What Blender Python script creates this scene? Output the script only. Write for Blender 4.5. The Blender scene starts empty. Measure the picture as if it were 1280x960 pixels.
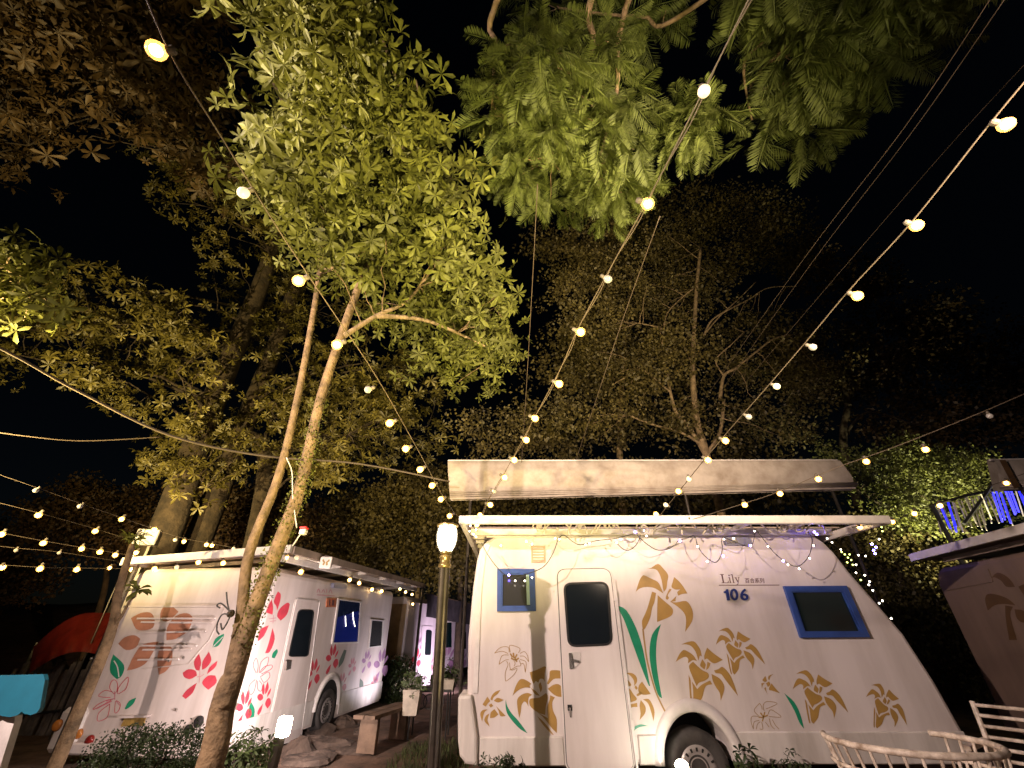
import bpy, math, random
import numpy as np
from mathutils import Vector, Matrix, Euler

random.seed(7)
rng = np.random.default_rng(11)
SC = bpy.context.scene
COL = SC.collection

# ------------------------------------------------------------------ camera
CAM = Vector((0.0, 0.0, 1.5))
PITCH = math.radians(31.0)
FPX = 510.0                      # focal length in pixels of a 1280 px wide frame
cam_d = bpy.data.cameras.new('camera')
cam_d.sensor_width = 36.0
cam_d.lens = FPX / 1280.0 * 36.0
cam_d.clip_start = 0.05
cam_d.clip_end = 2000.0
cam_o = bpy.data.objects.new('camera', cam_d)
COL.objects.link(cam_o)
cam_o.location = CAM
cam_o.rotation_euler = (math.radians(90) + PITCH, 0, 0)
SC.camera = cam_o

# ------------------------------------------------------------------ night sky and moonlight
SUN_EL, SUN_ROT = math.radians(38), math.radians(140)
world = bpy.data.worlds.new('World')
SC.world = world
world.use_nodes = True
wn = world.node_tree.nodes
wl = world.node_tree.links
sky = wn.new('ShaderNodeTexSky')
sky.sky_type = 'NISHITA'
sky.sun_disc = False
sky.sun_elevation = SUN_EL
sky.sun_rotation = SUN_ROT
bg = wn['Background']
bg.inputs['Strength'].default_value = 0.0004
wl.new(sky.outputs['Color'], bg.inputs['Color'])
sun_d = bpy.data.lights.new('moon', 'SUN')
sun_d.energy = 0.004
sun_d.angle = math.radians(0.5)
sun_d.color = (0.8, 0.87, 1.0)
sun_o = bpy.data.objects.new('moon', sun_d)
COL.objects.link(sun_o)
sun_o.rotation_euler = (math.radians(90) - SUN_EL, 0, math.pi - SUN_ROT)
SC.view_settings.view_transform = 'Standard'
SC.view_settings.look = 'None'
SC.view_settings.exposure = 0.0
SC.view_settings.gamma = 1.0
SC.view_settings.use_curve_mapping = False
SC.cycles.use_denoising = True
SC.cycles.max_bounces = 6
SC.cycles.transparent_max_bounces = 8
SC.cycles.caustics_reflective = False
SC.cycles.caustics_refractive = False
SC.cycles.sample_clamp_indirect = 3.0

# ------------------------------------------------------------------ measuring helpers
SP, CP = math.sin(PITCH), math.cos(PITCH)

def ray(px, py):
    v = (480.0 - py) / FPX
    return Vector(((px - 640.0) / FPX, CP - v * SP, SP + v * CP))

def atY(px, py, Y):
    d = ray(px, py)
    return CAM + d * (Y / d.y)

def atZ(px, py, Z):
    d = ray(px, py)
    return CAM + d * ((Z - CAM.z) / d.z)

def atC(px, py, zc):
    return CAM + ray(px, py) * zc

def onplane(px, py, p0, n):
    d = ray(px, py)
    return CAM + d * ((Vector(p0) - CAM).dot(n) / d.dot(n))

# ------------------------------------------------------------------ materials
M = {}

def mat(name, col, rough=0.6, metal=0.0, var=0.12, scale=6.0, bump=0.0, bscale=None, emit=None,
        estr=0.0, streak=False, spec=0.5, coat=0.0, dark=None, island=0.0, translucent=0.0):
    m = bpy.data.materials.new(name)
    m.use_nodes = True
    nt = m.node_tree
    n, l = nt.nodes, nt.links
    b = n['Principled BSDF']
    b.inputs['Roughness'].default_value = rough
    b.inputs['Metallic'].default_value = metal
    b.inputs['Specular IOR Level'].default_value = spec
    b.inputs['Coat Weight'].default_value = coat
    tc = n.new('ShaderNodeTexCoord')
    mp = n.new('ShaderNodeMapping')
    if streak:
        mp.inputs['Scale'].default_value = (1.0, 1.0, 0.18)
    l.new(tc.outputs['Object'], mp.inputs['Vector'])
    nz = n.new('ShaderNodeTexNoise')
    nz.inputs['Scale'].default_value = scale
    nz.inputs['Detail'].default_value = 6
    nz.inputs['Roughness'].default_value = 0.62
    l.new(mp.outputs['Vector'], nz.inputs['Vector'])
    rp = n.new('ShaderNodeValToRGB')
    d = dark if dark is not None else tuple(c * (1 - 2.2 * var) for c in col)
    d = tuple(max(0.0, c) for c in d)
    hi = tuple(min(1.0, c * (1 + var)) for c in col)
    rp.color_ramp.elements[0].position = 0.28
    rp.color_ramp.elements[0].color = (*d, 1)
    rp.color_ramp.elements[1].position = 0.62
    rp.color_ramp.elements[1].color = (*hi, 1)
    l.new(nz.outputs['Fac'], rp.inputs['Fac'])
    csock = rp.outputs['Color']
    if island > 0:
        g = n.new('ShaderNodeNewGeometry')
        mr = n.new('ShaderNodeMapRange')
        mr.inputs['To Min'].default_value = 1 - island
        mr.inputs['To Max'].default_value = 1 + island * 0.7
        l.new(g.outputs['Random Per Island'], mr.inputs['Value'])
        mx = n.new('ShaderNodeMix')
        mx.data_type = 'RGBA'
        mx.blend_type = 'MULTIPLY'
        mx.inputs['Factor'].default_value = 1.0
        l.new(csock, mx.inputs['A'])
        l.new(mr.outputs['Result'], mx.inputs['B'])
        csock = mx.outputs['Result']
    l.new(csock, b.inputs['Base Color'])
    if bump > 0:
        nb = n.new('ShaderNodeTexNoise')
        nb.inputs['Scale'].default_value = bscale or scale * 4
        nb.inputs['Detail'].default_value = 5
        l.new(mp.outputs['Vector'], nb.inputs['Vector'])
        bp = n.new('ShaderNodeBump')
        bp.inputs['Strength'].default_value = bump
        bp.inputs['Distance'].default_value = 0.03
        l.new(nb.outputs['Fac'], bp.inputs['Height'])
        l.new(bp.outputs['Normal'], b.inputs['Normal'])
    if emit:
        b.inputs['Emission Color'].default_value = (*emit, 1)
        b.inputs['Emission Strength'].default_value = estr
    if translucent > 0:
        tr = n.new('ShaderNodeBsdfTranslucent')
        l.new(csock, tr.inputs['Color'])
        ms = n.new('ShaderNodeMixShader')
        ms.inputs['Fac'].default_value = translucent
        out = n['Material Output']
        l.new(b.outputs['BSDF'], ms.inputs[1])
        l.new(tr.outputs['BSDF'], ms.inputs[2])
        l.new(ms.outputs['Shader'], out.inputs['Surface'])
    M[name] = m
    return m

def glass(name, col, alpha, rough=0.03):
    m = bpy.data.materials.new(name)
    m.use_nodes = True
    b = m.node_tree.nodes['Principled BSDF']
    b.inputs['Base Color'].default_value = (*col, 1)
    b.inputs['Roughness'].default_value = rough
    b.inputs['Alpha'].default_value = alpha
    b.inputs['Specular IOR Level'].default_value = 0.6
    M[name] = m
    return m

mat('van_wall', (0.74, 0.672, 0.645), 0.38, var=0.05, scale=2.0, streak=True, bump=0.03, bscale=7, dark=(0.57, 0.50, 0.46))
mat('van_trim', (0.72, 0.67, 0.63), 0.42, var=0.08, scale=5)
mat('skirt', (0.68, 0.63, 0.58), 0.45, var=0.1, scale=4, streak=True, dark=(0.46, 0.41, 0.36))
mat('old_wall', (0.66, 0.58, 0.54), 0.45, var=0.08, scale=2.5, streak=True, bump=0.04, dark=(0.5, 0.42, 0.37))
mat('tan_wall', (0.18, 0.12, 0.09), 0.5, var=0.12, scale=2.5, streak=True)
mat('far_wall', (0.62, 0.55, 0.6), 0.45, var=0.1, scale=2.5, streak=True)
mat('brown_wall', (0.30, 0.20, 0.11), 0.7, var=0.15, scale=4)
mat('gold', (0.42, 0.25, 0.065), 0.5, var=0.06, scale=7)
mat('gold_line', (0.40, 0.25, 0.09), 0.5, var=0.06, scale=7)
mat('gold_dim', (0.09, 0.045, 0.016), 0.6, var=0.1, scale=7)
mat('leaf_print', (0.012, 0.26, 0.13), 0.5, var=0.08, scale=7)
mat('leaf_pale', (0.12, 0.42, 0.28), 0.5, var=0.08, scale=7)
mat('red_print', (0.62, 0.06, 0.09), 0.5, var=0.1, scale=8)
mat('pink_print', (0.6, 0.25, 0.28), 0.5, var=0.1, scale=8)
mat('faded_print', (0.46, 0.20, 0.115), 0.55, var=0.1, scale=5)
mat('grey_leaf', (0.12, 0.16, 0.12), 0.5, var=0.1, scale=8)
mat('mauve_print', (0.36, 0.2, 0.33), 0.5, var=0.15, scale=8)
mat('rubber', (0.015, 0.014, 0.014), 0.55, var=0.1)
mat('tyre', (0.05, 0.044, 0.04), 0.75, var=0.25, scale=9, bump=0.1)
mat('hubcap', (0.42, 0.38, 0.36), 0.4, 0.3, var=0.1)
mat('dark_hole', (0.012, 0.01, 0.009), 0.9, var=0.1)
mat('blue_frame', (0.035, 0.08, 0.29), 0.4, var=0.1, scale=8)
mat('blue_number', (0.012, 0.03, 0.17), 0.35, var=0.05)
mat('brown_text', (0.12, 0.05, 0.05), 0.6, var=0.05)
mat('chrome', (0.6, 0.55, 0.5), 0.22, 0.9, var=0.05)
mat('vent', (0.55, 0.36, 0.24), 0.55, var=0.1)
mat('lamp_grey', (0.28, 0.28, 0.36), 0.35, 0.2, var=0.08)
mat('white_metal', (0.74, 0.68, 0.62), 0.42, var=0.08, scale=7, bump=0.04)
mat('iron_white', (0.66, 0.58, 0.52), 0.5, var=0.12, scale=12)
mat('roof_sheet', (0.34, 0.26, 0.21), 0.6, var=0.15, scale=4, streak=True)
mat('tarp', (0.46, 0.395, 0.33), 0.85, var=0.09, scale=3.0, bump=0.2, bscale=14, dark=(0.29, 0.23, 0.175))
mat('curtain', (0.33, 0.46, 0.4), 0.7, var=0.08)
mat('dark_tarp', (0.05, 0.043, 0.05), 0.7, var=0.3, scale=5)
mat('strap', (0.12, 0.06, 0.02), 0.8, var=0.2)
mat('red_tarp', (0.17, 0.012, 0.007), 0.45, var=0.2, scale=3, bump=0.3, bscale=6)
mat('bamboo', (0.20, 0.165, 0.14), 0.75, var=0.25, scale=6, bump=0.1)
mat('cyan_board', (0.008, 0.115, 0.18), 0.5, var=0.06, scale=9)
mat('post_white', (0.5, 0.46, 0.44), 0.6, var=0.12)
mat('post_dark', (0.10, 0.085, 0.07), 0.32, 0.75, var=0.15, scale=10)
mat('brass', (0.25, 0.18, 0.08), 0.35, 0.7, var=0.15)
mat('cable', (0.075, 0.052, 0.032), 0.6, var=0.1)
mat('cable_pale', (0.15, 0.115, 0.075), 0.6, var=0.1)
mat('wire_dark', (0.03, 0.028, 0.025), 0.6, var=0.1)
mat('socket', (0.10, 0.08, 0.06), 0.6, var=0.1)
mat('bulb_lit', (1, 0.8, 0.45), 0.3, emit=(1.0, 0.64, 0.22), estr=3.0)
mat('bulb_warm', (1, 0.8, 0.45), 0.3, emit=(1.0, 0.76, 0.52), estr=0.72)
mat('bulb_core', (1, 0.9, 0.7), 0.3, emit=(1.0, 0.86, 0.6), estr=60.0)
mat('bulb_off', (0.30, 0.27, 0.25), 0.12, var=0.05, spec=0.9, emit=(1.0, 0.84, 0.72), estr=0.03)  # unlit bulb; faint emission stands in for light caught by the glass
mat('bulb_heart', (1, 0.9, 0.6), 0.3, emit=(1.0, 0.78, 0.38), estr=30.0)
mat('led_white', (1, 0.9, 0.8), 0.3, emit=(1.0, 0.87, 0.68), estr=14.0)
mat('led_blue', (0.2, 0.25, 1), 0.3, emit=(0.2, 0.13, 1.0), estr=95.0)
mat('led_green', (0.6, 0.7, 0.2), 0.3, emit=(0.75, 0.9, 0.2), estr=6.0)
mat('tube_blue', (0.1, 0.1, 0.8), 0.3, emit=(0.018, 0.018, 1.0), estr=1.5)
mat('lamp_globe', (1, 0.95, 0.85), 0.3, emit=(1.0, 0.86, 0.60), estr=34.0)
mat('flood_glass', (1, 0.95, 0.9), 0.3, emit=(1.0, 0.86, 0.80), estr=40.0)
mat('bark', (0.19, 0.125, 0.065), 0.9, var=0.32, scale=7, bump=0.9, bscale=22)
mat('bark_pale', (0.25, 0.175, 0.095), 0.9, var=0.3, scale=9, bump=0.7, bscale=26)
mat('bark_dark', (0.04, 0.027, 0.014), 0.95, var=0.35, scale=5, bump=1.0, bscale=14)
mat('leaf_near', (0.125, 0.13, 0.026), 0.62, spec=0.25, var=0.3, scale=1.2, island=0.4, translucent=0.25)
mat('leaf_mid', (0.115, 0.095, 0.018), 0.5, var=0.3, scale=0.8, island=0.4, translucent=0.25)
mat('leaf_brown', (0.07, 0.042, 0.013), 0.6, var=0.3, scale=0.5, island=0.4, translucent=0.2)
mat('needle', (0.10, 0.12, 0.026), 0.6, spec=0.25, var=0.3, scale=0.9, island=0.3, translucent=0.25)
mat('leaf_fine', (0.10, 0.078, 0.022), 0.6, var=0.3, scale=0.6, island=0.4, translucent=0.2)
mat('leaf_bush', (0.12, 0.13, 0.028), 0.55, var=0.3, scale=1.2, island=0.4, translucent=0.2)
mat('leaf_hedge', (0.03, 0.05, 0.014), 0.5, var=0.3, scale=5, island=0.4, translucent=0.2)
mat('leaf_pot', (0.10, 0.14, 0.05), 0.5, var=0.3, scale=6, island=0.4, translucent=0.2)
mat('petal_white', (0.6, 0.55, 0.5), 0.6, var=0.1, island=0.2)
mat('dirt', (0.13, 0.078, 0.05), 0.95, var=0.34, scale=2.6, bump=0.8, bscale=10)
mat('stone', (0.085, 0.058, 0.042), 0.9, var=0.3, scale=5, bump=0.7, bscale=15)
mat('grass', (0.06, 0.075, 0.02), 0.8, var=0.3, scale=4, island=0.4)
mat('wood', (0.17, 0.11, 0.07), 0.75, var=0.25, scale=5, bump=0.2)
mat('pot', (0.55, 0.48, 0.38), 0.7, var=0.12, scale=8)
mat('orange_lens', (0.45, 0.16, 0.03), 0.25, var=0.1)
mat('red_lens', (0.22, 0.015, 0.012), 0.25, var=0.1)
mat('plate', (0.34, 0.22, 0.06), 0.5, var=0.2, scale=20)
mat('orange_plate', (0.5, 0.17, 0.08), 0.55, var=0.2, scale=20)
mat('chair_white', (0.62, 0.53, 0.44), 0.5, var=0.2, scale=14, bump=0.12, dark=(0.2, 0.13, 0.08))
mat('house_red', (0.5, 0.03, 0.03), 0.5, var=0.1)
mat('reflect_blue', (0.03, 0.05, 0.4), 0.6, emit=(0.01, 0.03, 0.8), estr=0.16)  # blue emission imitates lights mirrored in the left van window
m_ = glass('bulb_glow', (1.0, .6, .2), .42, .1)
m_.node_tree.nodes['Principled BSDF'].inputs['Emission Color'].default_value = (1.0, .50, .10, 1)
m_.node_tree.nodes['Principled BSDF'].inputs['Emission Strength'].default_value = 1.1  # shell emission imitates an orange glow round the bulb core
glass('pane_dark', (0.010, 0.014, 0.018), 1.0, 0.08)
glass('pane_teal', (0.002, 0.014, 0.015), 1.0, 0.06)
glass('pane_clear', (0.02, 0.04, 0.12), 0.45, 0.04)
glass('pane_grey', (0.045, 0.045, 0.045), 1.0, 0.1)

# ------------------------------------------------------------------ object helpers
def wmat(o):
    mm = Matrix.LocRotScale(o.location, o.rotation_euler, o.scale)
    return mm if o.parent is None else wmat(o.parent) @ mm

def tag(o, label=None, cat=None, group=None, kind=None):
    if label: o['label'] = label
    if cat: o['category'] = cat
    if group: o['group'] = group
    if kind: o['kind'] = kind
    return o

def thing(name, label, cat, loc=(0, 0, 0), rz=0.0, group=None):
    o = bpy.data.objects.new(name, None)
    o.empty_display_size = 0.1
    COL.objects.link(o)
    o.location = loc
    o.rotation_euler = (0, 0, rz)
    return tag(o, label, cat, group)

class MB:
    """collects shapes in world coordinates; build() links them as one mesh under a parent"""
    def __init__(s):
        s.v, s.f = [], []

    def add(s, vs, fs):
        k = len(s.v)
        s.v += [tuple(p) for p in vs]
        s.f += [tuple(i + k for i in f) for f in fs]
        return s

    def box(s, c, size, rz=0.0, bev=0.0, rot=None):
        hx, hy, hz = (d / 2 for d in size)
        R = rot if rot is not None else Matrix.Rotation(rz, 3, 'Z')
        b = min(bev, hx * .9, hy * .9, hz * .9)
        c = Vector(c)
        if b <= 0:
            vs = [c + R @ Vector((x, y, z)) for x in (-hx, hx) for y in (-hy, hy) for z in (-hz, hz)]
            return s.add(vs, [(0, 1, 3, 2), (4, 6, 7, 5), (0, 4, 5, 1), (2, 3, 7, 6), (0, 2, 6, 4), (1, 5, 7, 3)])
        vs, idx = [], {}
        for sx in (-1, 1):
            for sy in (-1, 1):
                for sz in (-1, 1):
                    for ax in range(3):
                        p = [sx * (hx - b), sy * (hy - b), sz * (hz - b)]
                        p[ax] = (sx, sy, sz)[ax] * (hx, hy, hz)[ax]
                        idx[(sx, sy, sz, ax)] = len(vs)
                        vs.append(c + R @ Vector(p))
        fs = []
        sg = (-1, 1)
        for ax in range(3):
            o1, o2 = [a for a in range(3) if a != ax]
            for q in sg:
                loop = []
                for (a, d) in ((-1, -1), (1, -1), (1, 1), (-1, 1)):
                    k = [0, 0, 0]; k[ax] = q; k[o1] = a; k[o2] = d
                    loop.append(idx[(*k, ax)])
                fs.append(tuple(loop))
            for a in sg:
                for d in sg:
                    k1 = [0, 0, 0]; k1[o1] = a; k1[o2] = d; k1[ax] = -1
                    k2 = list(k1); k2[ax] = 1
                    fs.append((idx[(*k1, o1)], idx[(*k2, o1)], idx[(*k2, o2)], idx[(*k1, o2)]))
        for sx in sg:
            for sy in sg:
                for sz in sg:
                    fs.append(tuple(idx[(sx, sy, sz, a)] for a in range(3)))
        return s.add(vs, fs)

    def tube(s, pts, r, seg=8, cap=True):
        pts = [Vector(p) for p in pts]
        rs = r if isinstance(r, (list, tuple)) else [r] * len(pts)
        vs, fs = [], []
        up = Vector((0, 0, 1))
        prev = None
        for i, p in enumerate(pts):
            t = (pts[min(i + 1, len(pts) - 1)] - pts[max(i - 1, 0)])
            t = t.normalized() if t.length > 1e-9 else Vector((0, 0, 1))
            if prev is None:
                a = t.cross(up if abs(t.z) < 0.95 else Vector((1, 0, 0))).normalized()
            else:
                a = prev - t * prev.dot(t)
                a = a.normalized() if a.length > 1e-6 else t.orthogonal().normalized()
            prev = a
            b = t.cross(a)
            for k in range(seg):
                an = 2 * math.pi * k / seg
                vs.append(p + (a * math.cos(an) + b * math.sin(an)) * rs[i])
        for i in range(len(pts) - 1):
            for k in range(seg):
                k2 = (k + 1) % seg
                fs.append((i * seg + k, i * seg + k2, (i + 1) * seg + k2, (i + 1) * seg + k))
        if cap:
            fs.append(tuple(range(seg - 1, -1, -1)))
            fs.append(tuple((len(pts) - 1) * seg + k for k in range(seg)))
        return s.add(vs, fs)

    def lathe(s, prof, c, seg=20, axis=None):
        c = Vector(c)
        R = Vector((0, 0, 1)).rotation_difference(Vector(axis)).to_matrix() if axis is not None else Matrix.Identity(3)
        vs, fs = [], []
        for (r, z) in prof:
            for k in range(seg):
                a = 2 * math.pi * k / seg
                vs.append(c + R @ Vector((r * math.cos(a), r * math.sin(a), z)))
        for i in range(len(prof) - 1):
            for k in range(seg):
                k2 = (k + 1) % seg
                fs.append((i * seg + k, i * seg + k2, (i + 1) * seg + k2, (i + 1) * seg + k))
        fs.append(tuple(range(seg - 1, -1, -1)))
        fs.append(tuple((len(prof) - 1) * seg + k for k in range(seg)))
        return s.add(vs, fs)

    def ball(s, c, r, seg=12, rings=7, sz=1.0):
        prof = []
        for i in range(rings + 1):
            a = -math.pi / 2 + math.pi * i / rings
            prof.append((max(1e-4, math.cos(a)) * r, math.sin(a) * r * sz))
        return s.lathe(prof, c, seg)

    def prism(s, pts, vec):
        pts = [Vector(p) for p in pts]
        vec = Vector(vec)
        n = len(pts)
        vs = pts + [p + vec for p in pts]
        fs = [tuple(range(n - 1, -1, -1)), tuple(range(n, 2 * n))]
        fs += [(i, (i + 1) % n, n + (i + 1) % n, n + i) for i in range(n)]
        return s.add(vs, fs)

    def ring(s, outer, inner, vec):
        vec = Vector(vec)
        n = len(outer)
        vs = [Vector(p) for p in outer] + [Vector(p) for p in inner]
        vs += [p + vec for p in vs]
        fs = []
        for i in range(n):
            j = (i + 1) % n
            fs.append((2 * n + i, 2 * n + j, 3 * n + j, 3 * n + i))
            fs.append((i, j, 2 * n + j, 2 * n + i))
            fs.append((n + j, n + i, 3 * n + i, 3 * n + j))
        return s.add(vs, fs)

    def sheet(s, pts):
        return s.add(pts, [tuple(range(len(pts)))])

    def grid(s, P):
        a, b = len(P), len(P[0])
        vs = [p for row in P for p in row]
        fs = [(i * b + j, i * b + j + 1, (i + 1) * b + j + 1, (i + 1) * b + j) for i in range(a - 1) for j in range(b - 1)]
        return s.add(vs, fs)

    def build(s, name, m, parent=None, smooth=False, fix=True):
        me = bpy.data.meshes.new(name)
        if parent is not None:
            inv = wmat(parent).inverted()
            vs = [inv @ Vector(p) for p in s.v]
        else:
            vs = s.v
        me.from_pydata([tuple(p) for p in vs], [], s.f)
        me.materials.append(M[m])
        if fix:
            import bmesh
            bm = bmesh.new(); bm.from_mesh(me)
            bmesh.ops.recalc_face_normals(bm, faces=bm.faces)
            bm.to_mesh(me); bm.free()
        if smooth:
            me.polygons.foreach_set('use_smooth', [True] * len(me.polygons))
        me.update()
        o = bpy.data.objects.new(name, me)
        COL.objects.link(o)
        if parent is not None:
            o.parent = parent
        return o

def np_mesh(name, V, F, m, parent=None, kind=None, smooth=False):
    """big triangle/quad mesh from numpy arrays (world coordinates)"""
    if parent is not None:
        inv = np.array(wmat(parent).inverted())
        V = V @ inv[:3, :3].T + inv[:3, 3]
    me = bpy.data.meshes.new(name)
    nf, k = F.shape
    me.vertices.add(len(V)); me.loops.add(nf * k); me.polygons.add(nf)
    me.vertices.foreach_set('co', V.astype(np.float32).ravel())
    me.loops.foreach_set('vertex_index', F.astype(np.int32).ravel())
    me.polygons.foreach_set('loop_start', np.arange(0, nf * k, k, dtype=np.int32))
    me.polygons.foreach_set('loop_total', np.full(nf, k, dtype=np.int32))
    if smooth:
        me.polygons.foreach_set('use_smooth', np.ones(nf, dtype=bool))
    me.update(calc_edges=True)
    me.materials.append(M[m])
    o = bpy.data.objects.new(name, me)
    COL.objects.link(o)
    if parent is not None: o.parent = parent
    if kind: o['kind'] = kind
    return o

def frames(axis, spin):
    """rotation matrices taking z to axis with a random spin"""
    ax = axis / np.linalg.norm(axis, axis=1, keepdims=True)
    h = np.where(np.abs(ax[:, 2:3]) < 0.9, np.array([[0, 0, 1.0]]), np.array([[1.0, 0, 0]]))
    x = np.cross(h, ax); x /= np.linalg.norm(x, axis=1, keepdims=True)
    y = np.cross(ax, x)
    c, sn = np.cos(spin)[:, None], np.sin(spin)[:, None]
    X = x * c + y * sn
    Y = -x * sn + y * c
    return np.stack([X, Y, ax], axis=2)

def instance(T, F, R, P, S):
    V = np.einsum('nij,kj->nki', R, T) * S[:, None, None] + P[:, None, :]
    n, k = len(P), len(T)
    FF = (F[None] + (np.arange(n) * k)[:, None, None]).reshape(-1, F.shape[1])
    return V.reshape(-1, 3), FF

# ------------------------------------------------------------------ leaf templates
def leaf_tmpl(w=0.17, droop=0.25, fold=0.05):
    return (np.array([(0, 0, 0), (.4, w * .62, fold - droop * .10), (.4, 0, -droop * .12), (.4, -w * .62, fold - droop * .10),
                      (.78, w, fold - droop * .5), (.78, 0, -droop * .5), (.78, -w, fold - droop * .5), (1, 0, -droop)], float),
            np.array([(0, 2, 1), (0, 3, 2), (1, 2, 5), (1, 5, 4), (2, 3, 6), (2, 6, 5), (4, 5, 7), (5, 6, 7)]))

def whorl_tmpl(n, w=0.17, seed=0, lift=0.35):
    r = np.random.default_rng(seed)
    Vs, Fs = [], []
    for i in range(n):
        t, f = leaf_tmpl(w, droop=r.uniform(.15, .5))
        a = 2 * math.pi * (i + r.uniform(-.25, .25)) / n
        el = lift + r.uniform(-.35, .35)
        t = t * r.uniform(.7, 1.05)
        ce, se = math.cos(el), math.sin(el)
        t = t @ np.array([[ce, 0, -se], [0, 1, 0], [se, 0, ce]]).T if False else np.stack([t[:, 0] * ce - t[:, 2] * se, t[:, 1], t[:, 0] * se + t[:, 2] * ce], 1)
        ca, sa = math.cos(a), math.sin(a)
        t = np.stack([t[:, 0] * ca - t[:, 1] * sa, t[:, 0] * sa + t[:, 1] * ca, t[:, 2]], 1)
        Fs.append(f + len(Vs) * 8); Vs.append(t)
    return np.concatenate(Vs), np.concatenate(Fs)

def spray_tmpl(n=16, seed=0):
    r = np.random.default_rng(seed)
    Vs, Fs = [], []
    def tri2(a, b, c, d):
        k = len(Vs); Vs.extend([a, b, c, d]); Fs.extend([(k, k + 1, k + 2), (k, k + 2, k + 3)])
    for i in range(n):
        x = .06 + .94 * i / n
        L = .34 * math.sin(math.pi * (0.22 + .72 * i / n)) ** .8 + .05
        z0 = -.22 * x * x
        for s in (-1, 1):
            an = math.radians(52 + r.uniform(-9, 9))
            dx, dy = math.cos(an) * L, math.sin(an) * L * s
            dz = -.12 * L + r.uniform(-.05, .05)
            w = .020
            tri2((x, 0, z0), (x + dx * .5 - w * s * math.sin(an) * s, dy * .5 + w * math.cos(an), z0 + dz * .4 + .015),
                 (x + dx, dy, z0 + dz), (x + dx * .5 + w * math.sin(an), dy * .5 - w * math.cos(an), z0 + dz * .4))
    tri2((0, 0, .0), (.5, .012, -.05), (1.05, 0, -.24), (.5, -.012, -.06))
    return np.array(Vs, float), np.array(Fs)

def clump_tmpl(n=26, seed=0, L=.30, w=.10):
    r = np.random.default_rng(seed)
    Vs, Fs = [], []
    for i in range(n):
        p = r.normal(size=3); p /= np.linalg.norm(p); p *= r.uniform(.15, 1) ** .5 * .8
        d = p + r.normal(size=3) * .5; d[2] *= .6; d /= np.linalg.norm(d)
        q = np.cross(d, r.normal(size=3)); q /= np.linalg.norm(q)
        k = len(Vs)
        Vs += [p, p + d * L * .5 + q * w, p + d * L, p + d * L * .5 - q * w]
        Fs += [(k, k + 1, k + 2), (k, k + 2, k + 3)]
    return np.array(Vs, float), np.array(Fs)

WH = [whorl_tmpl(n, w, i, l) for i, (n, w, l) in enumerate([(7, .17, .3), (8, .16, .15), (6, .19, .45), (7, .15, .05)])]
SPR = [spray_tmpl(24, i) for i in range(3)]
CLU = [clump_tmpl(24, i) for i in range(3)]

def inpoly(x, y, poly):
    c = False
    j = len(poly) - 1
    for i in range(len(poly)):
        xi, yi = poly[i]; xj, yj = poly[j]
        if (yi > y) != (yj > y) and x < (xj - xi) * (y - yi) / (yj - yi) + xi:
            c = not c
        j = i
    return c

def region_points(poly, n, fn):
    """n points whose directions fall in a region of the view; fn gives each a real distance"""
    xs = [p[0] for p in poly]; ys = [p[1] for p in poly]
    out = []
    while len(out) < n:
        x, y = random.uniform(min(xs), max(xs)), random.uniform(min(ys), max(ys))
        if inpoly(x, y, poly):
            p = fn(x, y)
            if p is not None: out.append(p)
    return out

def clustered(centres, per, spread, flat=0.7):
    c = np.repeat(np.array([tuple(p) for p in centres]), per, axis=0)
    d = rng.normal(size=c.shape) * spread
    d[:, 2] *= flat
    return c + d, c

def foliage(name, tmpls, P, C, size, m, parent, up=(0, 0, 0.6), jitter=0.7, kind='stuff', sizevar=.42):
    ax = (P - C) * 1.2 / (np.abs(P - C).max() + 1e-6) + np.array(up) + rng.normal(size=P.shape) * jitter
    R = frames(ax, rng.uniform(0, 6.283, len(P)))
    S = size * rng.uniform(1 - sizevar, 1 + sizevar, len(P))
    which = rng.integers(0, len(tmpls), len(P))
    Vs, Fs, k = [], [], 0
    for i, (T, F) in enumerate(tmpls):
        q = which == i
        if not q.any(): continue
        V, FF = instance(T, F, R[q], P[q], S[q])
        Vs.append(V); Fs.append(FF + k); k += len(V)
    return np_mesh(name, np.concatenate(Vs), np.concatenate(Fs), m, parent, kind)

def bend(a, b, sag=0.0, n=8, wob=0.0):
    a, b = Vector(a), Vector(b)
    out = []
    for i in range(n + 1):
        t = i / n
        p = a.lerp(b, t)
        p.z += sag * 4 * t * (1 - t)
        if 0 < i < n and wob:
            p += Vector((random.uniform(-wob, wob), random.uniform(-wob, wob), random.uniform(-wob, wob)))
        out.append(p)
    return out

def taper(n, r0, r1):
    return [r0 + (r1 - r0) * (i / (n - 1)) ** .8 for i in range(n)]

def smooth_path(pts, per=5):
    pts = [Vector(p) for p in pts]
    if len(pts) < 3: return bend(pts[0], pts[-1], 0, per)
    out = []
    for i in range(len(pts) - 1):
        p0, p1, p2, p3 = pts[max(i - 1, 0)], pts[i], pts[i + 1], pts[min(i + 2, len(pts) - 1)]
        for k in range(per):
            t = k / per
            out.append(0.5 * ((2 * p1) + (p2 - p0) * t + (2 * p0 - 5 * p1 + 4 * p2 - p3) * t * t + (3 * p1 - p0 - 3 * p2 + p3) * t ** 3))
    out.append(pts[-1])
    return out

def twigs(mb, centres, nodes, r0=.02, r1=.006, sag=.1, far=1e9):
    N = [Vector(n) for n in nodes]
    for c in centres:
        c = Vector(c)
        a = min(N, key=lambda n: (n - c).length)
        if (a - c).length > far: continue
        p = bend(a, c, sag * random.uniform(-.3, 1) * (c - a).length, 5, .03 * (c - a).length)
        mb.tube(p, taper(6, r0, r1), 5)

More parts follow.
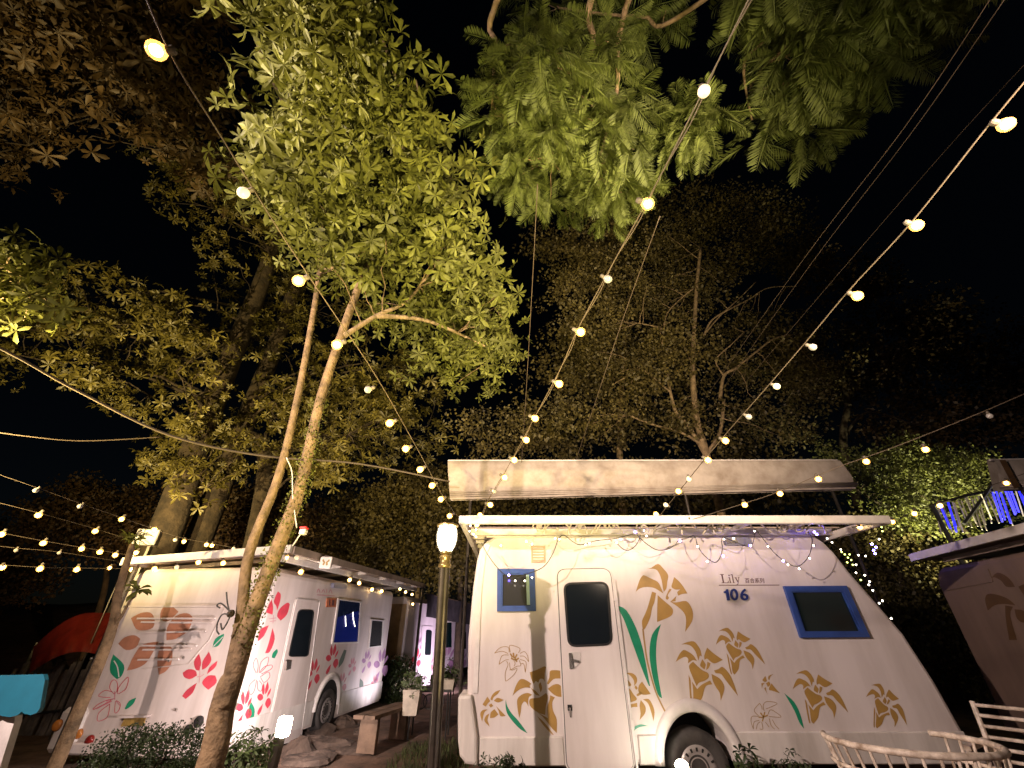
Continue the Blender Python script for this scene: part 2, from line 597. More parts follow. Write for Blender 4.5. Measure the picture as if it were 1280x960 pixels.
# ================================================================== GROUND
def ground_z(x, y):
    return 0.03 * math.sin(x * 1.3 + 1) * math.cos(y * .9) + .015 * math.sin(3.1 * x) * math.sin(2.7 * y + 1)
gx = [-400, -150, -60, -30] + [-20 + i * .5 for i in range(81)] + [30, 60, 150, 400]
gy = [-300, -100, -40, -20] + [-10 + i * .5 for i in range(81)] + [45, 70, 150, 500]
g = MB().grid([[(x, y, ground_z(x, y) if -20 <= x <= 20 and -10 <= y <= 30 else 0) for x in gx] for y in gy])
tag(g.build('ground', 'dirt', smooth=True), kind='structure')

# ================================================================== flood lights (the first throws the shadows on the vans, the others are added)
def flood_lamp(label, loc, target, power, col, size=.16, pole=True, spot=150, blend=.6):
    base = (loc[0], loc[1], 0)
    t = thing('floodlight', label, 'floodlight', base)
    loc, target = Vector(loc), Vector(target)
    d = (target - loc).normalized()
    R = d.to_track_quat('Y', 'Z').to_matrix()
    if pole:
        p0 = Vector(base)
        MB().tube([p0, Vector((loc.x, loc.y, loc.z - .25)) - d * .1], .045, 10).build('pole', 'post_dark', t)
    MB().box(loc - d * .06, (size * 1.5, .10, size * 1.2), rot=R, bev=.015).build('housing', 'lamp_grey', t)
    MB().box(loc - d * .004, (size * 1.3, .012, size), rot=R).build('lens', 'flood_glass', t)
    MB().tube([loc - d * .09 + Vector((0, 0, -.02)), loc - d * .11 + Vector((0, 0, -.26))], .018, 6).build('bracket', 'post_dark', t)
    ld = bpy.data.lights.new('floodlight_beam', 'SPOT')
    ld.energy = power
    ld.color = col
    ld.spot_size = math.radians(spot)
    ld.spot_blend = blend
    ld.shadow_soft_size = .045
    lo = bpy.data.objects.new('floodlight_beam', ld)
    COL.objects.link(lo)
    lo.parent = t
    lo.location = (loc + d * .03) - Vector(base)
    lo.rotation_euler = d.to_track_quat('-Z', 'Y').to_euler()
    return t

flood_lamp('tall grey floodlight on a pole beyond the blue scalloped board', (-4.1, -.1, 3.9), (3.4, 5.4, 1.6), 2400,
           (1.0, .775, .69), .2, spot=160, blend=.9)
flood_lamp('added unseen uplight on the ground aimed up into the whorled tree crown', (-.5, .9, .35), (-.85, 4.7, 5.6), 2700,
           (1.0, .80, .30), .12, pole=False, spot=88, blend=1.0)  # extra lamp, added to brighten the whorled crown from below
flood_lamp('added unseen low floodlight aimed up at the feathery branches', (1.6, .2, .3), (1.25, 4.1, 6.2), 1750,
           (1.0, .89, .42), .12, pole=False, spot=74, blend=1.0)  # added to light the feathery sprays
flood_lamp('added unseen fill floodlight on a short pole aimed at the tree tops behind the long awning', (2.6, -1.6, 2.9), (1.4, 10.0, 8.0), 6400,
           (1.0, .76, .54), .2, spot=72, blend=1.0)  # added fill light for the tree tops and for softer shadows on the van
flood_lamp('added unseen floodlight on a pole aimed up at the big layered trees', (-7.0, 3.2, 2.4), (-6.7, 7.2, 6.6), 5600,
           (1.0, .76, .33), .12, spot=128, blend=.8)  # added lamp that lifts the dark layered foliage

# ================================================================== MAIN VAN
WY = 5.35
main = thing('camper_van', 'cream camper van with gold lily prints, blue framed windows and number 106', 'camper van', (-.6, WY, 0))
def W(px, py, off=0.0):
    return atY(px, py, WY) + Vector((0, -off, 0)) if off == 0 else Vector((atY(px, py, WY).x, WY - off, atY(px, py, WY).z))

def inset(poly, d):
    n = len(poly)
    area = sum(poly[i][0] * poly[(i + 1) % n][1] - poly[(i + 1) % n][0] * poly[i][1] for i in range(n))
    sg = 1 if area > 0 else -1
    out = []
    for i in range(n):
        p0, p1, p2 = Vector(poly[i - 1]), Vector(poly[i]), Vector(poly[(i + 1) % n])
        e1, e2 = (p1 - p0), (p2 - p1)
        if e1.length < 1e-9 or e2.length < 1e-9:
            out.append(p1); continue
        n1 = Vector((-e1.y, e1.x)).normalized(); n2 = Vector((-e2.y, e2.x)).normalized()
        b = n1 + n2
        b = b / max(.25, b.length_squared) * 2 if b.length > 1e-6 else n1
        out.append(p1 + b * d * sg)
    return out

def profile_body(mb, poly, P, depth, bev=.03):
    """poly: (u,z) outline; P(u,d,z) world; d=0 front face"""
    rings = []
    a, b = bev * .3, bev
    for ins, d in ((bev, 0), (bev * .3, bev * .3), (0, bev), (0, depth - bev), (bev * .3, depth - bev * .3), (bev, depth)):
        q = inset(poly, ins) if ins else [Vector(p) for p in poly]
        rings.append([P(p[0], d, p[1]) for p in q])
    n = len(poly)
    vs = [p for r in rings for p in r]
    fs = [tuple(range(n))[::-1], tuple((len(rings) - 1) * n + i for i in range(n))]
    for k in range(len(rings) - 1):
        for i in range(n):
            j = (i + 1) % n
            fs.append((k * n + i, k * n + j, (k + 1) * n + j, (k + 1) * n + i))
    mb.add(vs, fs)

def WP(u, d, z): return Vector((u, WY + d, z))
def uz(px, py):
    p = atY(px, py, WY); return (p.x, p.z)

arch_c = Vector(uz(877, 957)); arch_r = .365
zb = .36
outl = [uz(*p) for p in [(584, 868), (585, 800), (591, 735), (596, 700), (600, 686), (608, 676), (622, 668), (645, 664),
                         (1000, 664), (1016, 668), (1030, 677), (1044, 691), (1062, 714), (1098, 755), (1130, 792), (1168, 850), (1205, 915)]]
outl.append((outl[-1][0] + .12, zb))
a0 = math.asin((zb - arch_c.y) / arch_r)
for i in range(17):
    a = a0 + (math.pi - 2 * a0) * i / 16
    outl.append((arch_c.x + arch_r * math.cos(a), arch_c.y + arch_r * math.sin(a) * 1.16 if math.sin(a) > 0 else arch_c.y + arch_r * math.sin(a)))
outl.append((outl[0][0], zb))
b = MB(); profile_body(b, outl, WP, 2.1, .04)
b.build('body', 'van_wall', main)
# wheel well, wheel
b = MB(); b.lathe([(arch_r + .10, 0.02), (arch_r + .10, .5), (.01, .5)], (arch_c.x, WY + .03, arch_c.y), 24, (0, 1, 0))
well = MB()
seg = 20
pts0 = [(arch_c.x + (arch_r + .012) * math.cos(math.pi * i / seg), arch_c.y + (arch_r + .012) * 1.17 * math.sin(math.pi * i / seg)) for i in range(seg + 1)]
pts0 = [(pts0[0][0], .05)] + pts0 + [(pts0[-1][0], .05)]
well.grid([[Vector((x, WY + d, z)) for (x, z) in pts0] for d in (.03, .45)])
well.sheet([Vector((x, WY + .45, z)) for (x, z) in pts0])
well.build('wheel_well', 'dark_hole', main)

def wheel(parent, c, r, axis, width=.19):
    c, axis = Vector(c), Vector(axis).normalized()
    ty = MB().lathe([(r * .60, 0), (r * .66, -.012), (r * .80, -.022), (r * .94, -.012), (r, .02), (r, width - .02), (r * .94, width), (r * .6, width)], c, 36, axis)
    w = ty.build('wheel', 'tyre', parent, smooth=True)
    MB().lathe([(.005, .012), (r * .22, .008), (r * .26, -.004), (r * .30, .004), (r * .43, -.01), (r * .50, -.014), (r * .58, .0), (r * .61, .02), (r * .61, .06)], c, 36, axis).build('hubcap', 'hubcap', w, smooth=True)
    u = axis.orthogonal().normalized(); v = axis.cross(u)
    sl = MB()
    for k in range(16):
        a = 2 * math.pi * k / 16
        dr = u * math.cos(a) + v * math.sin(a); tg = axis.cross(dr)
        p = c + dr * r * .47 - axis * .0165
        sl.prism([p + dr * r * .05 + tg * .011, p + dr * r * .05 - tg * .011, p - dr * r * .05 - tg * .008, p - dr * r * .05 + tg * .008], -axis * .003)
    sl.build('vent_slots', 'dark_hole', w)
    return w
wheel(main, (arch_c.x, WY + .075, .315), .315, (0, 1, 0))

# wheel-arch flange
fl = MB()
rows = []
for k, (rr, off) in enumerate([(.098, .0), (.085, .026), (.055, .040), (.02, .040), (.0, .030), (-.004, -.02)]):
    row = []
    row.append(Vector((arch_c.x + (arch_r + rr), WY - off, zb)))
    for i in range(25):
        a = math.pi * i / 24
        row.append(Vector((arch_c.x + (arch_r + rr) * math.cos(a), WY - off, arch_c.y + (arch_r + rr) * 1.14 * math.sin(a))))
    row.append(Vector((arch_c.x - (arch_r + rr), WY - off, zb)))
    rows.append(row)
fl.grid(rows)
fl.build('wheel_arch', 'van_trim', main, smooth=True)

# skirt panels, corner bumper, trims
def slab_px(mb, pts, off0, off1):
    mb.prism([W(x, y, off0) for x, y in pts], (0, -(off1 - off0), 0))
def skirt(pts):
    q = [uz(x, y) for x, y in pts]
    mb = MB()
    n = len(q)
    o = [Vector((u, WY + .002, z)) for u, z in q]
    i_ = [Vector((p.x, WY - .016, p.y)) for p in inset(q, .012)]
    mb.add(o + i_, [tuple(n + k for k in range(n))] + [(k, (k + 1) % n, n + (k + 1) % n, n + k) for k in range(n)])
    mb.build('skirt_panel', 'skirt', main)
skirt([(599, 921), (704, 920), (707, 958), (598, 958)])
skirt([(796, 918), (827, 917), (824, 957), (800, 957)])
skirt([(917, 914), (1204, 914), (1222, 956), (925, 956)])
q = [uz(*p) for p in [(573, 872), (575, 868), (590, 868), (592, 880), (597, 919), (597, 956), (583, 954), (575, 944), (573, 925)]]
mb = MB(); profile_body(mb, q, lambda u, d, z: Vector((u, WY - .06 + d, z)), .5, .03)
mb.build('corner_bumper', 'skirt', main, smooth=False)
mb = MB(); mb.prism([W(x, y, .0) for x, y in [(591, 866), (597, 866), (602, 740), (607, 695), (614, 680), (611, 678), (602, 694), (597, 738)]], (0, -.012, 0))
for i in range(14):
    y = 690 + i * 12.5
    x = 604.5 - (y - 690) * .052
    mb.ball(W(x - 1, y, .013), .004, 6, 4)
mb.build('corner_trim', 'van_trim', main)

def rquad(c, r, n=5):
    """rounded quad in photo pixels; corners clockwise from top left"""
    out = []
    m = len(c)
    for i in range(m):
        p0, p1, p2 = Vector(c[i - 1]), Vector(c[i]), Vector(c[(i + 1) % m])
        a = p1 + (p0 - p1).normalized() * r
        d = p1 + (p2 - p1).normalized() * r
        for k in range(n + 1):
            t = k / n
            out.append(tuple(a * (1 - t) ** 2 + p1 * 2 * t * (1 - t) + d * t * t))
    return out

def shrink(poly, f):
    cx = sum(p[0] for p in poly) / len(poly); cy = sum(p[1] for p in poly) / len(poly)
    return [(cx + (x - cx) * f, cy + (y - cy) * f) for x, y in poly]

def shrinkpx(poly, d):
    return [tuple(p) for p in inset(poly, d)]

# door
dq = rquad([(696.5, 712), (762, 711), (794, 985), (710, 985)], 13, 6)
dq = [p for p in dq if p[1] < 970] + [(792.5, 972), (709.5, 972)]
dpoly = rquad([(696.5, 712), (762, 711), (792, 962), (709, 962)], 11, 6)
MB().prism([W(x, y, .001) for x, y in shrinkpx(dpoly, -2.6)], (0, -.006, 0)).build('door_frame', 'van_trim', main)
MB().prism([W(x, y, .003) for x, y in shrinkpx(dpoly, -.9)], (0, -.0055, 0)).build('door_gasket', 'rubber', main)
door = MB().prism([W(x, y, .004) for x, y in dpoly], (0, -.012, 0)).build('door', 'van_wall', main)
wq = rquad([(703.5, 728.5), (760, 727), (765.5, 806.5), (709.5, 809)], 11, 6)
MB().ring([W(x, y, .016) for x, y in wq], [W(x, y, .016) for x, y in shrinkpx(wq, 2.6)], (0, -.009, 0)).build('window_gasket', 'rubber', door)
MB().prism([W(x, y, .0165) for x, y in shrinkpx(wq, 2.5)], (0, -.003, 0)).build('window_pane', 'pane_dark', door)
hd = MB()
hd.prism([W(x, y, .016) for x, y in rquad([(709.5, 815), (725.5, 814.5), (724.5, 828), (717, 836.5), (710, 836)], 3, 3)], (0, -.008, 0))
hd.build('handle_plate', 'van_trim', door)
hd = MB()
hd.prism([W(x, y, .024) for x, y in [(710.5, 816), (714, 816), (716, 834), (711.5, 835)]], (0, -.018, 0))
hd.prism([W(x, y, .024) for x, y in [(714, 823), (724, 825.5), (723.5, 828), (714.5, 826.5)]], (0, -.014, 0))
hd.build('handle', 'chrome', door)
MB().prism([W(x, y, .016) for x, y in [(709, 880.5), (714.5, 880.5), (715, 888), (709.5, 888)]], (0, -.008, 0)).build('latch', 'dark_hole', door)
MB().prism([W(x, y, .024) for x, y in [(710.5, 884), (713, 884), (713.5, 896), (712, 896)]], (0, -.005, 0)).build('latch_key', 'chrome', door)
# hinge bar to the right of the door, with a stay
MB().prism([W(x, y, .001) for x, y in [(765.5, 722), (768.5, 724), (798, 962), (795, 962)]], (0, -.018, 0)).build('hinge_bar', 'van_trim', main)
for y in (745, 905):
    x = 767.5 + (y - 735) * .131
    MB().prism([W(x + a, y + c, .019) for a, c in [(-3, -6), (1.5, -6), (2.6, 6), (-2, 6)]], (0, -.012, 0)).build('hinge', 'van_trim', main)

# small window and large window
def blue_window(outer, fr, pane_mat, depth=.03, second=True):
    o = [W(x, y, .001) for x, y in outer]
    i1 = [W(x, y, .001) for x, y in shrinkpx(outer, fr)]
    w = MB().ring(o, i1, (0, -depth, 0)).build('window', 'blue_frame', main)
    if second:
        a = shrinkpx(outer, fr * .75)
        MB().ring([W(x, y, .003) for x, y in a], [W(x, y, .003) for x, y in shrinkpx(a, fr * .55)], (0, -depth * .72, 0)).build('inner_frame', 'blue_frame', w)
    MB().prism([W(x, y, .004) for x, y in shrinkpx(outer, fr * .9)], (0, -.006, 0)).build('window_pane', pane_mat, w)
    return w
w1 = blue_window([(621.5, 711.5), (668, 711.5), (669.8, 764), (621.3, 764.5)], 5.4, 'pane_grey')
MB().prism([W(x, y, .0115) for x, y in [(657.5, 718), (661.5, 718), (663, 756), (658.5, 756)]], (0, -.004, 0)).build('curtain_edge', 'curtain', w1)
w2 = blue_window([(978, 733), (1055.5, 732.5), (1084.5, 796.5), (999, 797)], 6.0, 'pane_teal', .04)

# vent, lamp fixture, vehicle latch
v = MB().ring([W(x, y, .001) for x, y in [(664, 682.5), (681.5, 682.5), (681.5, 703.5), (664, 703.5)]],
              [W(x, y, .001) for x, y in [(666, 684.5), (679.5, 684.5), (679.5, 701.5), (666, 701.5)]], (0, -.012, 0)).build('vent', 'vent', main)
for i in range(5):
    y = 686 + i * 3.4
    MB().prism([W(x, yy, .002) for x, yy in [(666, y), (679.5, y), (679.5, y + 1.7), (666, y + 1.7)]], (0, -.009, 0)).build('slat', 'vent', v)
lf = MB().prism([W(x, y, .001) for x, y in rquad([(903.5, 672.5), (936, 673), (938, 682), (905, 682)], 2.5, 3)], (0, -.05, 0)).build('porch_light', 'lamp_grey', main)
MB().prism([W(x, y, .0505) for x, y in rquad([(905, 674), (919, 674), (920, 680.5), (906, 680.5)], 2, 3)], (0, -.006, 0)).build('reflector', 'chrome', lf)
MB().prism([W(x, y, .001) for x, y in [(852.5, 875), (858.5, 874.5), (860, 884.5), (854, 885)]], (0, -.01, 0)).build('lock_cover', 'dark_hole', main)
MB().prism([W(x, y, .0115) for x, y in [(854, 877), (857.5, 877), (858, 880), (854.5, 880)]], (0, -.003, 0)).build('lock', 'brass', main)
# awning rail under the roof edge
MB().tube([W(608, 671, .015), W(1012, 671, .015)], .012, 8).build('awning_rail', 'van_trim', main)

# ---------------------------------------------------------------- lily prints
DEC = .0025
def conv(pts, ox, oy, s): return [(ox + x / s, oy + y / s) for x, y in pts]
def smooth_poly(pts, per=3):
    """rounded outline that keeps sharp tips"""
    n = len(pts)
    out = []
    for i in range(n):
        p0, p1, p2, p3 = (Vector(pts[(i + k) % n]) for k in (-1, 0, 1, 2))
        def sharp(a, b_, c):
            return (b_ - a).length > 1e-6 and (c - b_).length > 1e-6 and (b_ - a).normalized().dot((c - b_).normalized()) < .25
        m1 = Vector((0, 0)) if sharp(p0, p1, p2) else (p2 - p0) * .5
        m2 = Vector((0, 0)) if sharp(p1, p2, p3) else (p3 - p1) * .5
        if m1.length == 0: m1 = (p2 - p1) * .9
        if m2.length == 0: m2 = (p2 - p1) * .9
        for k in range(per):
            t = k / per
            h00 = 2 * t ** 3 - 3 * t * t + 1; h10 = t ** 3 - 2 * t * t + t
            h01 = -2 * t ** 3 + 3 * t * t; h11 = t ** 3 - t * t
            out.append(tuple(p1 * h00 + m1 * h10 + p2 * h01 + m2 * h11))
    return out
def clip_x(pts, xf, keep_left):
    """clip a pixel polygon by the near-vertical line x = xf(y)"""
    out = []
    n = len(pts)
    ins = lambda p: (p[0] <= xf(p[1])) == keep_left
    for i in range(n):
        a, b_ = pts[i], pts[(i + 1) % n]
        if ins(a): out.append(a)
        if ins(a) != ins(b_):
            da, db = a[0] - xf(a[1]), b_[0] - xf(b_[1])
            t = da / (da - db)
            out.append((a[0] + (b_[0] - a[0]) * t, a[1] + (b_[1] - a[1]) * t))
    return out
def decal(name, polys, m, parent=None, P=None, clip=None, sm=True):
    P = P or (lambda x, y: W(x, y, DEC))
    mb = MB()
    for q in polys:
        q = smooth_poly(q) if sm else q
        if clip: q = clip_x(q, *clip)
        if len(q) > 2: mb.sheet([P(x, y) for x, y in q])
    return mb.build(name, m, parent or main, fix=False)
def strokes(name, lines, m, wpx, parent=None, P=None):
    P = P or (lambda x, y: W(x, y, DEC))
    mb = MB()
    for ln in lines:
        pts = [Vector((p.x, p.y)) for p in smooth_path([(x, y, 0) for x, y in ln], 4)]
        L, R = [], []
        for i, p in enumerate(pts):
            t = pts[min(i + 1, len(pts) - 1)] - pts[max(i - 1, 0)]
            t = t.normalized() if t.length > 1e-9 else Vector((1, 0))
            nn = Vector((-t.y, t.x)) * wpx / 2
            L.append(P(*(p + nn))); R.append(P(*(p - nn)))
        mb.grid([L, R])
    return mb.build(name, m, parent or main, fix=False)

LA = [conv(q, 780, 690, 12.8) for q in [
    [(375, 268), (440, 250), (545, 190), (640, 280), (705, 370), (690, 480), (678, 580), (635, 640), (618, 560), (600, 450), (560, 340), (500, 275)],
    [(180, 665), (240, 470), (290, 385), (330, 375), (430, 425), (540, 480), (590, 570), (630, 665), (560, 620), (480, 575), (370, 560), (270, 575), (200, 625)],
    [(800, 400), (880, 470), (950, 560), (1015, 665), (930, 672), (870, 700), (850, 640), (900, 600), (820, 600), (760, 560), (775, 490)],
    [(730, 585), (760, 600), (700, 690), (720, 735), (690, 765), (665, 735), (700, 640)],
    [(735, 800), (800, 740), (840, 700), (825, 745), (825, 785)]]]
LA += [conv(q, 560, 560, 4) for q in [
    [(1048, 735), (1075, 760), (1120, 800), (1122, 830), (1100, 848), (1045, 870), (1046, 800)],
    [(1110, 768), (1140, 772), (1190, 765), (1215, 795), (1225, 830), (1218, 870), (1185, 920), (1190, 860), (1180, 825), (1150, 795)]]]
LA += [conv([(1040, 85), (1020, 78), (1000, 150), (985, 190), (970, 225), (973, 268), (985, 262), (1010, 210), (1020, 160), (1032, 130)], 560, 720, 4)]
decal('lily_print', LA, 'gold')
strokes('lily_stem', [conv([(974, 265), (982, 330), (997, 430), (1032, 560), (1066, 640), (1102, 708)], 560, 720, 4)], 'gold_line', 2.0)
for q in ([(840, 145), (890, 170), (940, 260), (975, 370), (1010, 550), (1000, 540), (960, 440), (920, 330), (880, 220)],
          [(1065, 240), (1045, 310), (1040, 400), (1050, 500), (1070, 612), (1048, 590), (1020, 490), (1007, 390), (1015, 310), (1035, 270)]):
    decal('leaf_print', [conv(q, 560, 720, 4)], 'leaf_print')
LB0 = [[(105, 235), (170, 208), (245, 198), (290, 240), (325, 300), (340, 372), (318, 360), (300, 420), (270, 320), (220, 255), (160, 232)],
       [(40, 435), (80, 350), (130, 297), (190, 320), (245, 360), (285, 425), (240, 412), (195, 440), (180, 450), (185, 400), (150, 375), (90, 400)],
       [(400, 270), (480, 340), (580, 410), (490, 450), (440, 430), (400, 395), (372, 410), (368, 360)],
       [(345, 400), (372, 440), (385, 470), (370, 520), (345, 500), (320, 470)],
       [(405, 430), (440, 450), (420, 500), (388, 528)],
       [(240, 430), (290, 480), (350, 530), (410, 560), (418, 610), (370, 650), (310, 670), (280, 712), (240, 620), (200, 520), (197, 470)],
       [(270, 925), (245, 880), (240, 750), (226, 655), (288, 745), (330, 700), (400, 660), (435, 645), (460, 690), (400, 700), (370, 740), (340, 850)],
       [(450, 570), (540, 620), (590, 690), (595, 760), (555, 880), (545, 790), (500, 720), (465, 650)],
       [(480, 530), (530, 515), (575, 490), (640, 550), (690, 640), (755, 825), (680, 730), (610, 640), (560, 572), (500, 562)],
       [(188, 580), (212, 640), (218, 760), (233, 915), (214, 900), (200, 780)]]
LB = [conv(q, 840, 780, 9.146) for q in LB0]
decal('lily_print', LB, 'gold')
def place_lily(cx, cy, s, mirror=1, rot=0.0, clip=None, m='gold', P=None, parent=None):
    c, sn = math.cos(rot), math.sin(rot)
    out = []
    for q in LB0:
        r = []
        for x, y in q:
            dx, dy = (x - 390) / 9.146 * s * mirror, (y - 540) / 9.146 * s
            r.append((cx + dx * c - dy * sn, cy + dx * sn + dy * c))
        out.append(r)
    return decal('lily_print', out, m, parent, P, clip)
place_lily(924, 811, .745, 1, -.12)
LCc = [[(770, 430), (870, 395), (960, 352), (988, 362), (970, 450), (968, 560), (948, 520), (905, 520), (885, 570), (850, 545), (822, 585), (790, 520)],
       [(1040, 415), (1110, 402), (1200, 412), (1250, 430), (1250, 515), (1110, 515), (1060, 545), (1020, 592), (1000, 575), (1030, 500)],
       [(540, 745), (580, 620), (630, 535), (680, 520), (740, 545), (792, 585), (768, 605), (780, 640), (720, 632), (650, 650), (590, 690)],
       [(630, 1040), (605, 900), (605, 790), (660, 730), (740, 705), (805, 730), (760, 760), (748, 830), (755, 890), (720, 830), (690, 820), (660, 870), (650, 950)],
       [(1010, 650), (1080, 600), (1150, 588), (1205, 640), (1240, 755), (1150, 755), (1080, 720)],
       [(770, 790), (830, 775), (900, 765), (988, 705), (1013, 760), (985, 880), (975, 1000), (900, 975), (812, 920), (767, 860)],
       [(1042, 735), (1105, 765), (1070, 830), (1080, 940), (1130, 1060), (1130, 1240), (1060, 1170), (960, 1040), (868, 960), (1012, 1042), (1004, 900), (1034, 800)],
       [(868, 1015), (965, 1100), (1092, 1266), (1060, 1250), (955, 1140)], [(785, 640), (850, 680), (905, 745), (840, 722)], [(890, 600), (915, 560), (935, 640), (915, 700)]]
decal('lily_print', [conv(q, 590, 800, 10.667) for q in LCc], 'gold', clip=(lambda y: 697.0 + (y - 720) * .050, True))
LD = [[(160, 105), (240, 110), (290, 150), (300, 210), (265, 265), (262, 200), (220, 140)], [(140, 150), (190, 190), (230, 245), (215, 265), (160, 250)],
      [(360, 210), (465, 360), (380, 370), (320, 340), (320, 262)], [(165, 282), (215, 300), (255, 360), (295, 410), (280, 440), (183, 470)],
      [(186, 492), (300, 465), (305, 515), (235, 522), (193, 590)], [(345, 430), (400, 510), (395, 590), (330, 672), (342, 590), (330, 500)],
      [(370, 425), (440, 420), (490, 500), (510, 580), (497, 690), (470, 580), (430, 470)], [(285, 255), (310, 290), (290, 310), (270, 280)], [(290, 370), (340, 330), (360, 360), (310, 385)]]
decal('lily_print', [conv(q, 765, 830, 9.6) for q in LD], 'gold')
decal('leaf_print', [conv([(245, 770), (290, 740), (350, 722), (430, 742), (340, 755), (290, 780), (250, 812)], 765, 830, 9.6)], 'leaf_pale')
LE = [[(245, 150), (270, 90), (320, 45), (380, 25), (340, 80), (290, 120), (270, 168)], [(140, 220), (205, 115), (240, 170), (215, 200), (182, 248)],
      [(290, 170), (340, 130), (425, 160), (350, 192)], [(135, 450), (110, 350), (140, 295), (210, 285), (162, 330)],
      [(235, 515), (165, 440), (185, 370), (230, 340), (207, 420), (222, 470)], [(240, 400), (250, 325), (300, 280), (352, 350), (300, 392)],
      [(320, 240), (370, 290), (450, 372), (380, 375), (352, 300)], [(225, 225), (260, 205), (285, 240), (245, 260)]]
decal('lily_print', [conv(q, 590, 860, 10.667) for q in LE], 'gold')
decal('leaf_print', [conv([(450, 155), (470, 240), (530, 340), (620, 440), (742, 606), (640, 545), (540, 440), (470, 340), (448, 240)], 590, 860, 10.667)], 'leaf_print')
LO = [[(300, 175), (380, 100), (480, 95), (495, 165)], [(300, 175), (400, 150), (480, 180)], [(510, 160), (505, 70), (635, 110), (620, 170)],
      [(640, 180), (700, 155), (740, 210), (755, 290)], [(640, 215), (700, 220), (755, 290)], [(360, 325), (400, 210), (490, 200)], [(360, 325), (440, 270), (490, 262)],
      [(640, 260), (720, 295), (710, 430)], [(710, 430), (690, 320), (650, 320)], [(460, 280), (480, 330), (445, 430), (445, 520), (460, 545), (560, 460), (600, 380), (520, 400), (500, 300)],
      [(500, 400), (530, 390), (600, 350), (650, 340), (630, 270)], [(560, 350), (575, 310), (560, 280)]]
strokes('lily_outline', [conv(q, 590, 800, 10.667) for q in LO], 'gold_line', .75)
strokes('lily_stamens', [conv(q, 590, 800, 10.667) for q in [[(510, 180), (540, 230)], [(550, 170), (560, 240)], [(600, 190), (570, 250)], [(625, 240), (580, 270)], [(520, 240), (570, 270)], [(600, 290), (570, 250)]]], 'gold', 2.0)
LF = [[(150, 915), (110, 790), (130, 710), (230, 710)], [(145, 915), (160, 800), (240, 775)], [(195, 915), (215, 830), (260, 795)], [(245, 500), (160, 610), (230, 700)], [(245, 500), (275, 540), (290, 600)],
      [(320, 620), (305, 530), (370, 470), (530, 505), (350, 590)], [(380, 680), (420, 605), (500, 640), (590, 720), (400, 712)], [(400, 740), (430, 850), (490, 915)], [(450, 760), (500, 850), (560, 915)], [(340, 800), (400, 880)], [(280, 800), (300, 910), (250, 910)]]
strokes('lily_outline', [conv(q, 930, 840, 12.8) for q in LF], 'gold_line', .7)
strokes('lily_stamens', [conv(q, 930, 840, 12.8) for q in [[(260, 650), (310, 720)], [(330, 640), (310, 720)], [(380, 690), (310, 720)], [(230, 720), (310, 730)], [(290, 790), (310, 720)]]], 'gold', 1.6)
LG = [[(290, 130), (340, 60), (365, 145), (330, 160)], [(275, 180), (335, 172), (300, 205), (285, 270)], [(320, 260), (350, 240), (355, 300), (378, 365)], [(385, 110), (395, 60), (470, 30), (420, 75), (405, 130)], [(400, 250), (440, 180), (500, 260), (575, 340), (450, 300), (400, 290)], [(350, 180), (400, 150), (420, 200), (380, 240)]]
decal('lily_print', [conv(q, 930, 840, 12.8) for q in LG], 'gold')
place_lily(1024, 868, .85, 1, -.1)
place_lily(1108, 882, .7, 1, .1)
decal('leaf_print', [conv([(640, 585), (690, 630), (720, 690), (740, 765), (715, 730), (690, 670)], 820, 720, 4)], 'leaf_print')

# ---------------------------------------------------------------- lettering
def text_mesh(body, bold=0.0):
    cu = bpy.data.curves.new('lettering', 'FONT')
    cu.body = body
    cu.offset = bold
    cu.resolution_u = 4
    o = bpy.data.objects.new('lettering', cu)
    COL.objects.link(o)
    dg = bpy.context.evaluated_depsgraph_get()
    me = bpy.data.meshes.new_from_object(o.evaluated_get(dg))
    vs = [tuple(v_.co) for v_ in me.vertices]
    fs = [tuple(p.vertices) for p in me.polygons]
    bpy.data.objects.remove(o)
    bpy.data.meshes.remove(me)
    return vs, fs
def lettering(name, body, box, m, P, parent, thick=None, bold=0.0, shear=0.0):
    vs, fs = text_mesh(body, bold)
    if not vs: return None
    x0, x1 = min(v_[0] for v_ in vs), max(v_[0] for v_ in vs)
    y0, y1 = min(v_[1] for v_ in vs), max(v_[1] for v_ in vs)
    X0, Y0, X1, Y1 = box
    mb = MB()
    out = []
    for v_ in vs:
        ty = (v_[1] - y0) / (y1 - y0)
        px = X0 + (v_[0] - x0) / (x1 - x0) * (X1 - X0) - shear * ty
        out.append(P(px, Y1 + (Y0 - Y1) * ty))
    if thick is None:
        mb.add(out, fs)
        return mb.build(name, m, parent, fix=False)
    n = len(out)
    edges = {}
    for f in fs:
        for i in range(len(f)):
            e = (f[i], f[(i + 1) % len(f)])
            edges[tuple(sorted(e))] = edges.get(tuple(sorted(e)), 0) + 1
    mb.add(out + [p + Vector(thick) for p in out], [tuple(n + i for i in f) for f in fs] + [(a, c, n + c, n + a) for (a, c), k in edges.items() if k == 1])
    return mb.build(name, m, parent, fix=True)
MB().prism([W(x, y, .002) for x, y in [(909.2, 736.6), (911.8, 750.4), (908.4, 750.4), (906.7, 741.2), (904.6, 741.6), (904.2, 739.4), (906.6, 738.4), (907.4, 736.6)]], (0, -.02, 0)).build('number_digit', 'blue_number', main)
for i, (ch, bx) in enumerate((('0', (913.3, 736, 922.5, 750.5)), ('6', (925.5, 736, 935, 750.5)))):
    lettering('number_digit', ch, bx, 'blue_number', lambda x, y: W(x, y, .002), main, (0, -.02, 0), .012, 1.6)
lettering('series_lettering', '百合系列', (931.5, 722.6, 955.5, 729), 'brown_text', lambda x, y: W(x, y, DEC), main, None, .012, .8)
